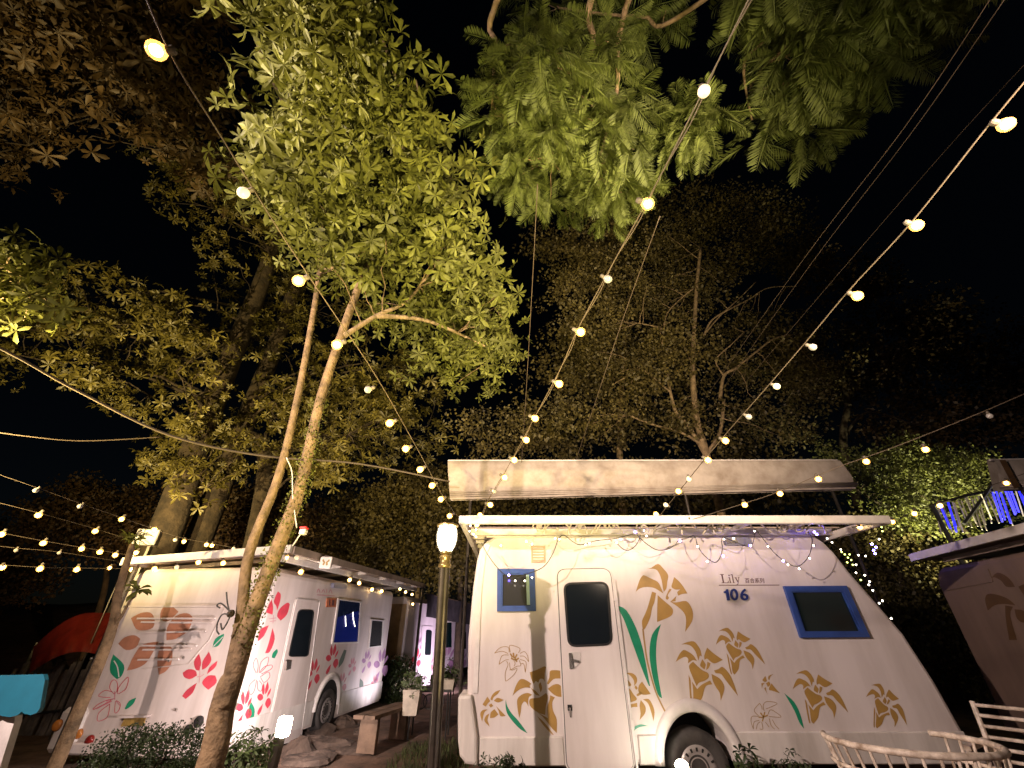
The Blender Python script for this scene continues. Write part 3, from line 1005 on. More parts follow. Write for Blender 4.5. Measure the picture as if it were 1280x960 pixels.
# serif word: each letter drawn as stroke polygons in a unit box
SER = {'L': (0, [[(0, 1), (.62, 1), (.62, .955), (.40, .93), (.40, .06), (.9, .06), (1.02, .27), (1.08, .27), (1.04, 0), (0, 0), (0, .045), (.20, .07), (.20, .93), (0, .955)]], 1.1),
       'i': (1, [[(0, .62), (.27, .66), (.27, .05), (.40, .03), (.40, 0), (0, 0), (0, .03), (.13, .05), (.13, .58), (0, .585)], [(.11, .82), (.2, .76), (.29, .82), (.29, .9), (.2, .96), (.11, .9)]], .46),
       'l': (1, [[(0, .98), (.27, 1.02), (.27, .05), (.40, .03), (.40, 0), (0, 0), (0, .03), (.13, .05), (.13, .94), (0, .945)]], .46),
       'y': (1, [[(0, .65), (.36, .65), (.36, .62), (.25, .60), (.42, .2), (.57, .60), (.45, .62), (.45, .65), (.75, .65), (.75, .62), (.66, .60), (.36, -.12), (.26, -.26), (.12, -.29), (.04, -.22), (.10, -.15), (.2, -.18), (.29, -.08), (.34, .03), (.08, .60), (0, .62)]], .8)}
mb = MB()
cx = 0
for ch in 'Lily':
    _, polys, adv = SER[ch]
    for q in polys:
        mb.sheet([W(899.5 + (cx + x) * 8.7 + (1 - y) * 2.2, 728.8 - y * 11, DEC) for x, y in q])
    cx += adv
mb.build('word_lettering', 'brown_text', main, fix=False)
MB().sheet([W(x, y, DEC) for x, y in [(898.5, 731.1), (974, 730.9), (974.2, 731.8), (898.7, 732)]]).build('underline', 'brown_text', main, fix=False)

# ================================================================== PERGOLA FRAME over the van
PZ = 2.56
perg = thing('pergola_frame', 'white metal pergola frame with curled ironwork above the lily van', 'pergola', (-.6, 4.75, 0))
fl_ = atZ(574, 650, PZ); fr_ = atZ(1118, 648, PZ)
FY = fl_.y
xl, xr = fl_.x, fr_.x
MB().box(((xl + xr) / 2, FY, PZ), (xr - xl, .07, .09), bev=.008).build('front_beam', 'white_metal', perg)
inner_y = WY - .10
iz = atY(640, 665, inner_y).z
MB().box(((xl + xr) / 2 - .12, inner_y, iz), (xr - xl - .42, .05, .075), bev=.006).build('inner_beam', 'white_metal', perg)
BY = 7.75
MB().box(((xl + xr) / 2, BY, PZ), (xr - xl, .07, .09), bev=.008).build('rear_beam', 'white_metal', perg)
for x in (xl + .035, xr - .035):
    MB().box((x, (FY + BY) / 2, PZ), (.06, BY - FY - .08, .09), bev=.008).build('side_beam', 'white_metal', perg)
for i in range(7):
    y = WY + .25 + i * .36
    if y > BY - .1: continue
    MB().box(((xl + xr) / 2, y, PZ + .035), (xr - xl - .14, .04, .05)).build('slat', 'white_metal', perg)
for px in (676, 728, 840, 940, 1010):
    x = atY(px, 655, FY).x
    MB().box((x, (FY + BY) / 2, PZ - .012), (.05, BY - FY - .08, .04)).build('joist', 'white_metal', perg)
for x, y in ((xl + .2, BY - .1), (xr - .2, BY - .1), (2.0, BY - .1)):
    MB().box((x, y, (PZ - .05) / 2), (.07, .07, PZ - .05)).build('post', 'white_metal', perg)
for px in (640, 1000):
    x = atY(px, 655, WY).x
    MB().box((x, WY + .5, 2.48), (.05, .05, .12)).build('roof_bracket', 'white_metal', perg)
MB().box(((xl + xr) / 2, (WY + BY) / 2 + .1, PZ + .072), (xr - xl - .04, BY - WY - .1, .016)).build('roof_sheet', 'roof_sheet', perg)
# scrolls between the beams
CY = (FY + inner_y) / 2
def sc(lines, r=.009):
    for ln in lines:
        MB().tube([atY(x, y, CY) for x, y in ln], r, 6).build('scroll', 'iron_white', perg, smooth=True)
def arc(cx_, cy_, rx, ry, a0_, a1_, n=14): return [(cx_ + rx * math.cos(math.radians(a0_ + (a1_ - a0_) * i / n)), cy_ - ry * math.sin(math.radians(a0_ + (a1_ - a0_) * i / n))) for i in range(n + 1)]
def spiral(cx_, cy_, r, turns, d=1, n=22, st=0): return [(cx_ + r * (1 - .75 * i / n) * math.cos(math.radians(st + d * 360 * turns * i / n)), cy_ - r * (1 - .75 * i / n) * math.sin(math.radians(st + d * 360 * turns * i / n))) for i in range(n + 1)]
sc([spiral(675, 658, 9, 1.4, -1, 22, 200), arc(697, 668, 17, 16, 180, 0), arc(722, 668, 12, 16, 180, 0), [(739, 667), (746, 656), (751, 652)],
    [(744, 666), (750, 656), (757, 652), (762, 656), (760, 660), (756, 659)], [(780, 668), (773, 658), (766, 652), (761, 656), (763, 660), (767, 659)],
    spiral(804, 661, 10, 1.3, 1, 22, 90), arc(834, 669, 19, 17, 180, 0), arc(862, 668, 10, 15, 180, 20), [(878, 668), (886, 657), (893, 652)],
    spiral(899, 659, 9.5, 1.3, -1, 22, 250), [(923, 661), (927, 654), (932, 651), (937, 654), (941, 661)], [(946, 652), (955, 658), (966, 667)],
    spiral(979, 659, 9, 1.3, 1, 22, 90), spiral(998, 659, 8, 1.3, -1, 22, 90), arc(1020, 668, 12, 16, 180, 0)])
for px, py in ((675, 655), (697, 661), (721, 662), (756, 657), (767, 657), (834, 662), (851, 654), (899, 659), (931, 655), (979, 659), (998, 659), (1024, 656)):
    MB().ball(atY(px, py, CY) + Vector((0, -.012, 0)), .020, 8, 6).build('rosette', 'iron_white', perg, smooth=True)

# ================================================================== ROLLED AWNINGS
def awning(label, TY, corners, name='rolled_awning', nx=60, strap=None, posts=()):
    (tlx, tly), (trx, try_), (brx, bry), (blx, bly) = corners
    base = atY(blx, bly, TY)
    t = thing(name, label, 'awning', (base.x, TY, 0))
    nz_ = 14
    P = []
    for i in range(nz_ + 1):
        s_ = i / nz_
        row = []
        for j in range(nx + 1):
            u = j / nx
            top = (tlx + (trx - tlx) * u, tly + (try_ - tly) * u)
            bot = (blx + (brx - blx) * u, bly + (bry - bly) * u)
            p = atY(top[0] + (bot[0] - top[0]) * s_, top[1] + (bot[1] - top[1]) * s_, TY)
            wr = .018 * math.sin(u * 34 + s_ * 7 + 2 * math.sin(u * 9)) * s_ * (1 - s_) * 2.5
            wr += .03 * math.exp(-((u - .55 - .35 * (s_ - .4)) / .05) ** 2) * math.sin(s_ * 9)
            wr += .02 * math.sin(u * 11 + s_ * 5) * math.sin(s_ * 6.3 + u * 23) * s_
            wr += .03 * math.exp(-((s_ - .45 - .8 * (u - .5)) / .08) ** 2) * (1 if .35 < u < .75 else .25)
            p.y -= .05 + .05 * math.sin(math.pi * min(1, s_ * 1.1)) + wr
            if s_ == 0: p.y = TY + .02
            row.append(p)
        P.append(row)
    MB().grid(P).build('cloth', 'tarp', t, smooth=True)
    back = [[Vector((p.x, TY + .06, p.z)) for p in (P[0][j], P[-1][j])] for j in (0, nx)]
    MB().add([back[0][0], back[0][1], back[1][1], back[1][0]], [(0, 1, 2, 3)]).build('back_cloth', 'tarp', t)
    a = atY(blx, bly - 2, TY); c_ = atY(brx, bry - 2, TY)
    hem = []
    for k in range(3):
        MB().tube([a + Vector((0, -.075 - .012 * k, .02 + .035 * k)), (a + c_) / 2 + Vector((0, -.07 - .01 * k, .02 + .03 * k)), c_ + Vector((0, -.075 - .012 * k, .02 + .025 * k))], .017, 8).build('hem_fold', 'tarp', t, smooth=True)
    a = atY(tlx, tly + 1, TY); c_ = atY(trx, try_ + 1, TY)
    MB().tube([a, c_], .022, 8).build('support_bar', 'white_metal', t)
    for px in posts:
        p = atY(px, tly + 3, TY)
        MB().tube([Vector((p.x, TY + .09, 0)), Vector((p.x, TY + .09, p.z))], .03, 8).build('post', 'post_dark', t)
    nh = max(2, int((trx - tlx) / 45))
    for k in range(nh):
        p = a.lerp(c_, (k + .35) / nh)
        MB().tube([p, p + Vector((0, 0, .05))], .006, 5).build('hook', 'post_dark', t)
    if strap:
        MB().add([atY(x, y, TY - .16) for x, y in strap], [tuple(range(len(strap)))]).build('strap', 'strap', t)
    return t
awning('long beige rolled cloth awning stretched above the white pergola frame', 7.9, [(560, 575), (1046, 574.5), (1068, 612), (563, 625)], posts=(590, 850, 1030))
awning('short beige rolled awning with brown strap above the tan van', 7.4, [(1237, 574), (1350, 572), (1362, 612), (1246, 613)], nx=20,
       strap=[(1249, 575), (1257, 575), (1275, 608), (1268, 611)], posts=(1262, 1330))

# ================================================================== LAMP POST
LPY = 4.2
lb = atY(541.5, 960, LPY); lh = atY(556, 700, LPY)
lampx = lb.x
lamp = thing('street_lamp', 'lit globe street lamp on a fluted bronze pole beside the lily van', 'street lamp', (lampx, LPY, 0))
top = atY(556, 706, LPY)
def LPt(z):
    t = (z - lb.z) / (top.z - lb.z)
    return Vector((lb.x + (top.x - lb.x) * t, LPY, z))
mb = MB()
n = 14
prof = []
fl2 = [.050 if k % 2 else .044 for k in range(20)]
ring0 = []
for z in (0.0, top.z):
    c = LPt(z)
    ring0.append([c + Vector((fl2[k] * math.cos(2 * math.pi * k / 20), fl2[k] * math.sin(2 * math.pi * k / 20), 0)) for k in range(20)])
mb.add(ring0[0] + ring0[1], [(k, (k + 1) % 20, 20 + (k + 1) % 20, 20 + k) for k in range(20)])
mb.build('pole', 'post_dark', lamp)
MB().lathe([(.12, 0), (.12, .05), (.08, .09), (.07, .3), (.055, .34)], LPt(0), 16).build('base', 'post_dark', lamp)
tz = top.z
MB().lathe([(.05, -.03), (.062, -.02), (.062, .0), (.05, .015), (.05, .05), (.058, .06), (.058, .075), (.035, .09), (.03, .11)], LPt(tz), 16).build('collar', 'brass', lamp, smooth=True)
gz = tz + .115
MB().lathe([(.035, 0), (.055, .015), (.075, .05), (.088, .10), (.092, .145), (.085, .20), (.072, .235)], LPt(tz) + Vector((0, 0, .115)), 20).build('globe', 'lamp_globe', lamp, smooth=True)
for k in range(8):
    a = 2 * math.pi * k / 8 + .2
    MB().tube([LPt(tz) + Vector((r_ * math.cos(a), r_ * math.sin(a), .115 + z_)) for r_, z_ in ((.042, -.02), (.062, .015), (.083, .05), (.097, .10), (.101, .145), (.094, .20), (.080, .238))], .0055, 5).build('cage_rib', 'wire_dark', lamp)
MB().lathe([(.095, 0), (.108, .006), (.108, .018), (.07, .035), (.02, .045)], LPt(tz) + Vector((0, 0, .345)), 20).build('cap', 'brass', lamp)
MB().lathe([(.03, 0), (.052, .012), (.052, .03), (.04, .04)], LPt(tz) + Vector((0, 0, .085)), 16).build('cup', 'brass', lamp)

# ================================================================== LEFT VAN
LC = Vector((-3.48, 6.6, 0))
LS = Vector((.119, .993, 0)).normalized()
LR = Vector((-.993, .119, 0)).normalized()
NS = Vector((LS.y, -LS.x, 0))
NR = -LS
left = thing('camper_van', 'white camper van with red and pink flower prints behind the twin stem tree', 'camper van', LC)
Lw, Ll, Lh = 2.40, 4.75, 2.30
def LP(u, w, z): return LC + LS * u + LR * w + Vector((0, 0, z))
def on_side(px, py, off=.0025): return onplane(px, py, LC, NS) + NS * off
def on_rear(px, py, off=.0025): return onplane(px, py, LC, NR) + NR * off
lowz = .15
prof = [(0, lowz), (Lw, lowz), (Lw, 1.9)]
for i in range(7):
    a = math.pi / 2 * i / 6
    prof.append((Lw - .30 + .30 * math.cos(a), Lh - .30 + .30 * math.sin(a)))
for i in range(5):
    a = math.pi / 2 + math.pi / 2 * i / 4
    prof.append((.12 + .12 * math.cos(a), Lh - .12 + .12 * math.sin(a)))
mb = MB(); profile_body(mb, prof, lambda u, d, z: LP(d, u, z), Ll, .05)
mb.build('body', 'old_wall', left)
# rear details
ribs = [((147, 757), (278, 757)), ((173, 772), (270, 772)), ((175, 790), (258, 788)), ((178, 806), (247, 806)), ((174, 823.5), (225, 823)), ((178, 776.5), (266, 777.5)), ((180, 811), (240, 811))]
for a_, c_ in ribs:
    MB().prism([on_rear(a_[0], a_[1], 0), on_rear(c_[0], c_[1], 0), on_rear(c_[0] - 1, c_[1] + 2.2, 0), on_rear(a_[0] - 1, a_[1] + 2.2, 0)], NR * .022).build('panel_rib', 'old_wall', left)
MB().tube([on_rear(283, 757, .004), on_rear(262, 800, .004), on_rear(236, 830, .004), on_rear(180, 836, .004)], .006, 6).build('panel_seam', 'old_wall', left)
MB().prism([on_rear(x, y, 0) for x, y in [(153, 894), (190, 893), (187, 896), (152, 897)]], NR * .06).build('plate_light', 'old_wall', left)
pl = MB().prism([on_rear(x, y, 0) for x, y in [(157, 897), (183, 896), (180, 907), (152, 908)]], NR * .015).build('number_plate', 'plate', left)
for px, py, m_, r_ in ((80, 905, 'orange_lens', .062), (99, 917, 'orange_lens', .055), (113, 925, 'red_lens', .055), (249, 902, 'dark_hole', .062), (236, 912, 'dark_hole', .055)):
    MB().lathe([(r_, 0), (r_, .02), (r_ * .8, .035), (.01, .04)], on_rear(px, py, .07 if px < 92 else 0), 16, NR).build('tail_light', m_, left, smooth=True)
MB().box(LP(-.02, Lw / 2, .20), (Lw - .06, .06, .12), rz=math.atan2(LR.y, LR.x), bev=.02).build('rear_bumper', 'old_wall', left)
for px, py in ((212, 826), (230, 822), (221, 887), (115, 823)):
    MB().ball(on_rear(px, py, .01), .018, 8, 5).build('rear_catch', 'chrome', left)
cb = MB(); cb.box(LP(.10, Lw - .10, .38), (.36, .34, .46), rz=math.atan2(LR.y, LR.x), bev=.05); cb.build('corner_bumper', 'skirt', left)
# rear prints
RP = lambda x, y: on_rear(x, y)
c5 = lambda q: conv(q, 110, 740, 5.647)
decal('flower_print', [c5(q) for q in [
    [(305, 185), (370, 150), (440, 145), (470, 190), (460, 250), (400, 270), (340, 260)], [(215, 365), (260, 320), (330, 305), (370, 330), (340, 390), (270, 410)],
    [(275, 555), (330, 440), (390, 370), (500, 350), (440, 460), (400, 510), (340, 540)], [(500, 585), (490, 480), (510, 390), (550, 370), (595, 400), (590, 500), (550, 560)],
    [(555, 340), (560, 250), (620, 170), (700, 150), (740, 190), (700, 280), (620, 330)], [(510, 180), (530, 110), (590, 100), (640, 140), (560, 210)]]], 'faded_print', left, RP)
AZ = [[(750, 490), (785, 435), (800, 500), (785, 555), (760, 545)], [(805, 550), (810, 490), (855, 420), (872, 480), (840, 530)], [(840, 580), (860, 530), (915, 485), (900, 530)],
      [(670, 570), (710, 545), (760, 555), (770, 590), (720, 615), (680, 600)], [(810, 630), (850, 590), (900, 590), (908, 640), (850, 690), (815, 660)], [(665, 735), (700, 690), (770, 640), (740, 710), (690, 755)]]
decal('flower_print', [c5(q) for q in AZ], 'red_print', left, RP)
strokes('flower_veins', [c5(q) for q in [[(790, 520), (790, 590)], [(770, 600), (795, 595)], [(820, 580), (790, 600)], [(785, 640), (790, 600)]]], 'pink_print', .7, left, RP)
for q in ([(180, 440), (255, 515), (240, 590), (205, 615), (160, 570), (160, 500)], [(880, 390), (900, 330), (962, 293), (955, 325), (920, 380)], [(260, 825), (290, 770), (342, 745), (320, 790), (275, 825)]):
    lf_ = decal('leaf_print', [c5(q)], 'leaf_print', left, RP)
strokes('leaf_midrib', [c5([(185, 485), (210, 530), (220, 600)])], 'van_wall', 1.6, left, lambda x, y: on_rear(x, y, .004))
strokes('leaf_midrib', [c5([(885, 385), (955, 315)])], 'van_wall', 1.0, left, lambda x, y: on_rear(x, y, .004))
strokes('flower_outline', [c5(q) for q in [[(185, 720), (155, 680), (165, 635), (190, 620), (210, 650), (205, 700), (185, 720)], [(210, 720), (220, 670), (285, 600), (270, 680), (215, 720)],
                                           [(160, 745), (75, 735), (120, 695), (170, 705)], [(165, 765), (40, 830), (70, 795), (130, 765), (175, 755)], [(155, 790), (80, 850), (70, 910), (130, 890), (150, 840), (155, 790)], [(195, 770), (190, 850), (215, 840), (230, 790), (200, 765)]]], 'red_print', .7, left, RP)
strokes('flower_veins', [c5(q) for q in [[(60, 825), (170, 770)], [(130, 770), (190, 750)], [(190, 700), (190, 760)], [(200, 770), (225, 800)]]], 'pink_print', 1.3, left, RP)
# side details
SP_ = lambda x, y: on_side(x, y)
def side_quad(name, pts, off0, th, m, parent):
    return MB().prism([on_side(x, y, off0) for x, y in pts], NS * th).build(name, m, parent)
ldp = rquad([(370, 748), (398, 751), (375, 923), (330, 935)], 5, 4)
side_quad('door_frame', shrinkpx(ldp, -1.3), .001, .006, 'van_trim', left)
ldoor = side_quad('door', ldp, .004, .012, 'old_wall', left)
lw = rquad([(371.5, 762), (391.5, 762.5), (384, 821), (358.5, 821)], 5, 4)
MB().ring([on_side(x, y, .0165) for x, y in lw], [on_side(x, y, .0165) for x, y in shrinkpx(lw, 1.1)], NS * .008).build('window_gasket', 'rubber', ldoor)
side_quad('window_pane', shrinkpx(lw, 1.0), .017, .004, 'pane_dark', ldoor)
side_quad('handle', [(355, 826), (361, 826.5), (360, 836), (354, 838)], .017, .03, 'chrome', ldoor)
MB().tube([on_side(x, y, .012) for x, y in [(398.5, 752), (376, 912)]], .012, 6).build('hinge_bar', 'van_trim', left)
# awning window open at the bottom; glowing parts behind the pane imitate a blue reflection
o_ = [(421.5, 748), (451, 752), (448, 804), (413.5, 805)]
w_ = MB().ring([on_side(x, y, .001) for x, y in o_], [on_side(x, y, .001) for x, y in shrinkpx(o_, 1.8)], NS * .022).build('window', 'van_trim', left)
side_quad('reflect_panel', shrinkpx(o_, 1.7), .001, .004, 'reflect_blue', w_)
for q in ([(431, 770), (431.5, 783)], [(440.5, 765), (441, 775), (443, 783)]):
    MB().tube([on_side(x, y, .012) for x, y in q], .006, 5).build('reflect_streak', 'led_white', w_)  # glowing streaks of the imitated reflection
side_quad('reflect_grey', [(422, 750), (450, 753.5), (449.5, 763), (420.5, 772)], .006, .004, 'pane_grey', w_)  # grey upper part of the imitated reflection
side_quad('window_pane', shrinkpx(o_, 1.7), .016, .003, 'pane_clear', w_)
o_ = [(463, 774), (479.5, 775.5), (477.5, 808), (459.5, 810)]
w_ = MB().ring([on_side(x, y, .001) for x, y in o_], [on_side(x, y, .001) for x, y in shrinkpx(o_, 1.3)], NS * .02).build('window', 'van_trim', left)
side_quad('window_pane', shrinkpx(o_, 1.2), .003, .004, 'pane_grey', w_)
side_quad('house_number', [(408, 747.5), (420, 748), (419, 759), (407, 759)], .001, .012, 'orange_plate', left)
for k, q in enumerate(([(410.5, 750), (412, 750), (411.5, 757), (410, 757)], [(414, 750), (417, 750), (416.5, 757), (413.7, 757)])):
    side_quad('number_digit', q, .0135, .004, 'brown_text', left)
side_quad('porch_light', rquad([(414, 728), (431, 730), (430, 736), (413, 735)], 2, 3), .001, .06, 'lamp_grey', left)
strokes('series_lettering', [[(396, 741), (398, 736), (400, 741)], [(402, 741), (404, 737), (406, 741)], [(408, 741), (408.5, 736)], [(411, 741), (413, 737), (415, 742)], [(396, 743.5), (419, 745)]], 'pink_print', .8, left, SP_)
# wheel and arch
wc = on_side(403, 905, 0)
u_w = (wc - LC).dot(LS)
fl = MB()
rows = []
for rr, off in [(.10, .0), (.085, .03), (.05, .045), (.015, .04), (0, .02), (-.004, -.02)]:
    row = []
    for i in range(19):
        a = math.pi * i / 18
        row.append(LP(u_w + (.37 + rr) * math.cos(a), 0, .34 + (.40 + rr) * math.sin(a)) + NS * off)
    rows.append(row)
fl.grid(rows); fl.build('wheel_arch', 'van_trim', left, smooth=True)
MB().prism([LP(u_w + .368 * math.cos(math.pi * i / 14), 0, .34 + .398 * math.sin(math.pi * i / 14)) for i in range(15)] + [LP(u_w - .368, 0, .14), LP(u_w + .368, 0, .14)], NS * .004).build('wheel_well', 'dark_hole', left)
wheel(left, LP(u_w, .0, .31) + NS * .02, .30, -NS, .16)
for u0, u1 in ((0.03, u_w - .47), (u_w + .47, Ll - .03)):
    MB().prism([LP(u0, 0, .19), LP(u1, 0, .19), LP(u1, 0, .50), LP(u0, 0, .50)], NS * .02).build('skirt_panel', 'skirt', left)
# side prints
s1 = lambda q: conv(q, 290, 730, 8.727)
decal('flower_print', [s1(q) for q in [[(455, 200), (470, 140), (500, 80), (530, 115), (520, 200), (490, 290), (480, 240)], [(490, 350), (520, 270), (600, 205), (630, 220), (600, 330), (530, 400)], [(370, 310), (400, 230), (430, 170), (447, 250), (440, 335)],
                                       [(280, 630), (310, 500), (400, 450), (350, 560)], [(360, 755), (400, 640), (440, 480), (465, 600), (410, 740)]]], 'red_print', left, SP_)
strokes('flower_veins', [s1(q) for q in [[(400, 380), (480, 370)], [(410, 410), (480, 400)], [(450, 340), (445, 430)]]], 'pink_print', .7, left, SP_)
def azalea(px, py, spx, m='red_print', stretch=.55, parent=None, P=None):
    out = []
    for q in AZ:
        out.append([(px + (x - 790) / 5.647 * spx * stretch, py + (y - 590) / 5.647 * spx) for x, y in q])
    return decal('flower_print', out, m, parent or left, P or SP_)
for px, py, s_, m_ in ((391.5, 843, .68, 'red_print'), (415, 824, .66, 'red_print'), (410, 858, .42, 'pink_print'), (357, 877, .95, 'red_print'), (330, 873, .72, 'red_print'), (440, 833, .4, 'pink_print'), (427, 855, .5, 'pink_print'), (476, 832, .75, 'mauve_print'), (458, 827, .5, 'mauve_print'), (305, 886, .8, 'red_print'), (468, 855, .4, 'pink_print')):
    azalea(px, py, s_, m_)
for q in ([(430, 812), (433, 813), (429, 827), (423, 835), (424, 826)], [(313, 876), (318, 886), (317, 897), (313, 902), (310, 897), (311, 886)], [(346, 811), (347, 815), (343, 823), (339.5, 822), (341, 816)],
          [(357, 846), (360, 850), (360, 855), (357.5, 857), (356, 851)], [(450, 848), (454, 853), (453, 863), (451, 867), (449, 858)], [(381, 868), (381, 875), (377, 882), (376, 878)]):
    decal('leaf_print', [q], 'leaf_print' if q[0][0] < 350 else 'grey_leaf', left, SP_)
strokes('flower_outline', [conv(q, 280, 820, 8) for q in [[(320, 170), (290, 90), (320, 20), (340, 90), (330, 170)], [(350, 160), (370, 60), (440, 10), (430, 90), (360, 170)], [(350, 170), (400, 110), (475, 90), (470, 130), (370, 180)], [(360, 210), (440, 160), (455, 210), (400, 265), (365, 215)],
                                                         [(310, 235), (250, 300), (260, 385), (300, 350), (325, 240)], [(335, 250), (335, 330), (370, 350), (380, 290), (350, 245)]]], 'red_print', .7, left, SP_)
strokes('flower_outline', [conv(q, 280, 820, 8) for q in [[(700, 180), (680, 110), (720, 100), (715, 180)], [(720, 180), (750, 110), (770, 140), (730, 190)], [(690, 200), (665, 260), (700, 270), (710, 210)], [(720, 210), (740, 280), (750, 220), (730, 200)]]], 'pink_print', .7, left, SP_)

# roof over the left van
lroof = thing('van_canopy', 'flat white edged canopy roof over the red flowered van', 'canopy', (LC.x, LC.y, 0))
A0 = Vector((-3.15, 6.2, 2.485)); A1 = A0 + LR * 2.62 + Vector((0, 0, -.13)); B0 = A0 + LS * 6.3 + Vector((0, 0, .04)); B1 = B0 + LR * 2.62 + Vector((0, 0, -.13))
def slab4(p, th): return MB().prism(p, (0, 0, th))
slab4([A0 + LS * .04, A1 + LS * .04, B1, B0], .035).build('roof_sheet', 'roof_sheet', lroof)
def beam(name, a, b_, w, h, m, parent):
    a, b_ = Vector(a), Vector(b_)
    d = (b_ - a); n_ = Vector((-d.y, d.x, 0)).normalized() * w / 2
    z_ = Vector((0, 0, h / 2))
    mb = MB()
    vs = []
    for p in (a, b_):
        vs += [p + n_ + z_, p - n_ + z_, p - n_ - z_, p + n_ - z_]
    mb.add(vs, [(0, 1, 2, 3), (7, 6, 5, 4)] + [(i, (i + 1) % 4, 4 + (i + 1) % 4, 4 + i) for i in range(4)])
    return mb.build(name, m, parent)
beam('front_fascia', A0, A1, .05, .10, 'white_metal', lroof)
beam('side_fascia', A0 + LS * .05 + Vector((0, 0, -.01)), B0 + Vector((0, 0, -.01)), .05, .10, 'roof_sheet', lroof)
beam('side_rail', A0 + LS * .05 + LR * .22 + Vector((0, 0, -.10)), B0 + LR * .22 + Vector((0, 0, -.10)), .05, .08, 'white_metal', lroof)
beam('rear_fascia', B0, B1, .05, .08, 'roof_sheet', lroof)
beam('far_rail', A1 + LS * .05, B1, .05, .08, 'roof_sheet', lroof)
for k in range(6):
    p = A0.lerp(B0, (k + .5) / 6)
    beam('rafter', p + Vector((0, 0, -.05)) + LR * .03, p + LR * 2.58 + Vector((0, 0, -.18)), .045, .05, 'white_metal', lroof)
for p in (A1 + LS * .25 + LR * .0, B1 - LS * .2, B0 - LS * .15):
    MB().tube([Vector((p.x, p.y, 0)), p], .035, 8).build('post', 'post_dark', lroof)
sb = atY(407.5, 703.5, 6.9)
bx_ = thing('butterfly_sign', 'small white square sign with a butterfly on the canopy edge', 'sign', (sb.x, sb.y, 0))
bx_['label'] = 'small white square lamp box with a dark butterfly on the canopy edge'
mb = MB(); mb.box(sb, (.17, .10, .17), rz=.25, bev=.01); mb.build('box', 'white_metal', bx_)
mb = MB()
fd = Vector((math.sin(.25), -math.cos(.25), 0)); rt = Vector((math.cos(.25), math.sin(.25), 0))
for sg in (-1, 1):
    mb.sheet([sb + fd * .053 + rt * (sg * x) + Vector((0, 0, z)) for x, z in [(.004, 0), (.045, .05), (.055, .02), (.03, 0), (.04, -.035), (.015, -.045)]])
mb.build('butterfly', 'plate', bx_, fix=False)
MB().tube([sb + rt * -.08 + Vector((0, .02, .0)), sb + rt * -.3 + Vector((0, .02, .05))], .012, 6).build('arm', 'white_metal', bx_)

# ================================================================== THIRD VAN
TC = Vector((-2.85, 12.8, 0)); TS = Vector((1.15, 4.5, 0)).normalized(); TR = Vector((-TS.y, TS.x, 0)); NT = Vector((TS.y, -TS.x, 0))
third = thing('camper_van', 'far camper van with purple and pink prints behind the planter table', 'camper van', TC)
def TP(u, w, z): return TC + TS * u + TR * w + Vector((0, 0, z))
prof = [(0, .35), (2.2, .35), (2.2, 2.1), (2.05, 2.28), (.12, 2.28), (0, 2.15)]
mb = MB(); profile_body(mb, prof, lambda u, d, z: TP(d, u, z), 5.2, .05); mb.build('body', 'far_wall', third)
MB().prism([TP(-.004, .06, .45), TP(-.004, 2.1, .45), TP(-.004, 2.1, 2.1), TP(-.004, .06, 2.1)], -TS * .02).build('rear_panel', 'brown_wall', third)
on_t = lambda x, y, off=.003: onplane(x, y, TC, NT) + NT * off
def tq(name, pts, m, th=.01, off=.003, parent=None): return MB().prism([on_t(x, y, off) for x, y in pts], NT * th).build(name, m, parent or third)
td = tq('door', rquad([(527, 782), (541, 783), (537, 856), (525, 858)], 2, 3), 'far_wall', .012)
tq('window_pane', rquad([(532, 787), (539, 788), (537.5, 819), (530, 819)], 2, 3), 'pane_dark', .006, .017, td)
w_ = tq('window', [(552.5, 778), (564, 778), (564, 809), (551.5, 810)], 'pane_teal', .012)
tq('frame_edge', [(551, 776.5), (565, 776.5), (565, 778), (551, 778)], 'van_trim', .02, .003, w_)
w_ = tq('window', [(571, 790), (582, 790), (582, 811), (570, 812)], 'pane_dark', .012)
tq('frame_edge', [(570, 788.5), (583, 788.5), (583, 790), (570, 790)], 'van_trim', .02, .003, w_)
for px, py, s_, m_ in ((520, 825, .5, 'red_print'), (536, 831, .45, 'pink_print'), (558, 825, .8, 'mauve_print'), (570, 838, .8, 'mauve_print'), (513, 838, .4, 'red_print'), (577, 825, .5, 'mauve_print'), (548, 842, .5, 'pink_print'), (524, 806, .35, 'mauve_print')):
    azalea(px, py, s_, m_, .55, third, lambda x, y: on_t(x, y))
dt = thing('dark_tarp', 'dark hanging tarpaulin along the roof of the far purple van', 'tarpaulin', (TC.x, TC.y, 0))
P = []
for i in range(5):
    row = []
    for j in range(25):
        u = j / 24
        x = 523 + u * 80; yt = 742 + u * 18; yb = 771 + u * 14
        p = on_t(x, yt + (yb - yt) * i / 4, .25 + .03 * math.sin(j * 1.1) + .02 * math.sin(i + j * .6))
        row.append(p)
    P.append(row)
MB().grid(P).build('cloth', 'dark_tarp', dt, smooth=True)
MB().tube([P[0][0], P[0][-1]], .02, 6).build('rope', 'cable', dt)
for j in (0, 12, 24):
    MB().tube([P[0][j], P[0][j] - NT * .3], .012, 5).build('bracket', 'cable', dt)

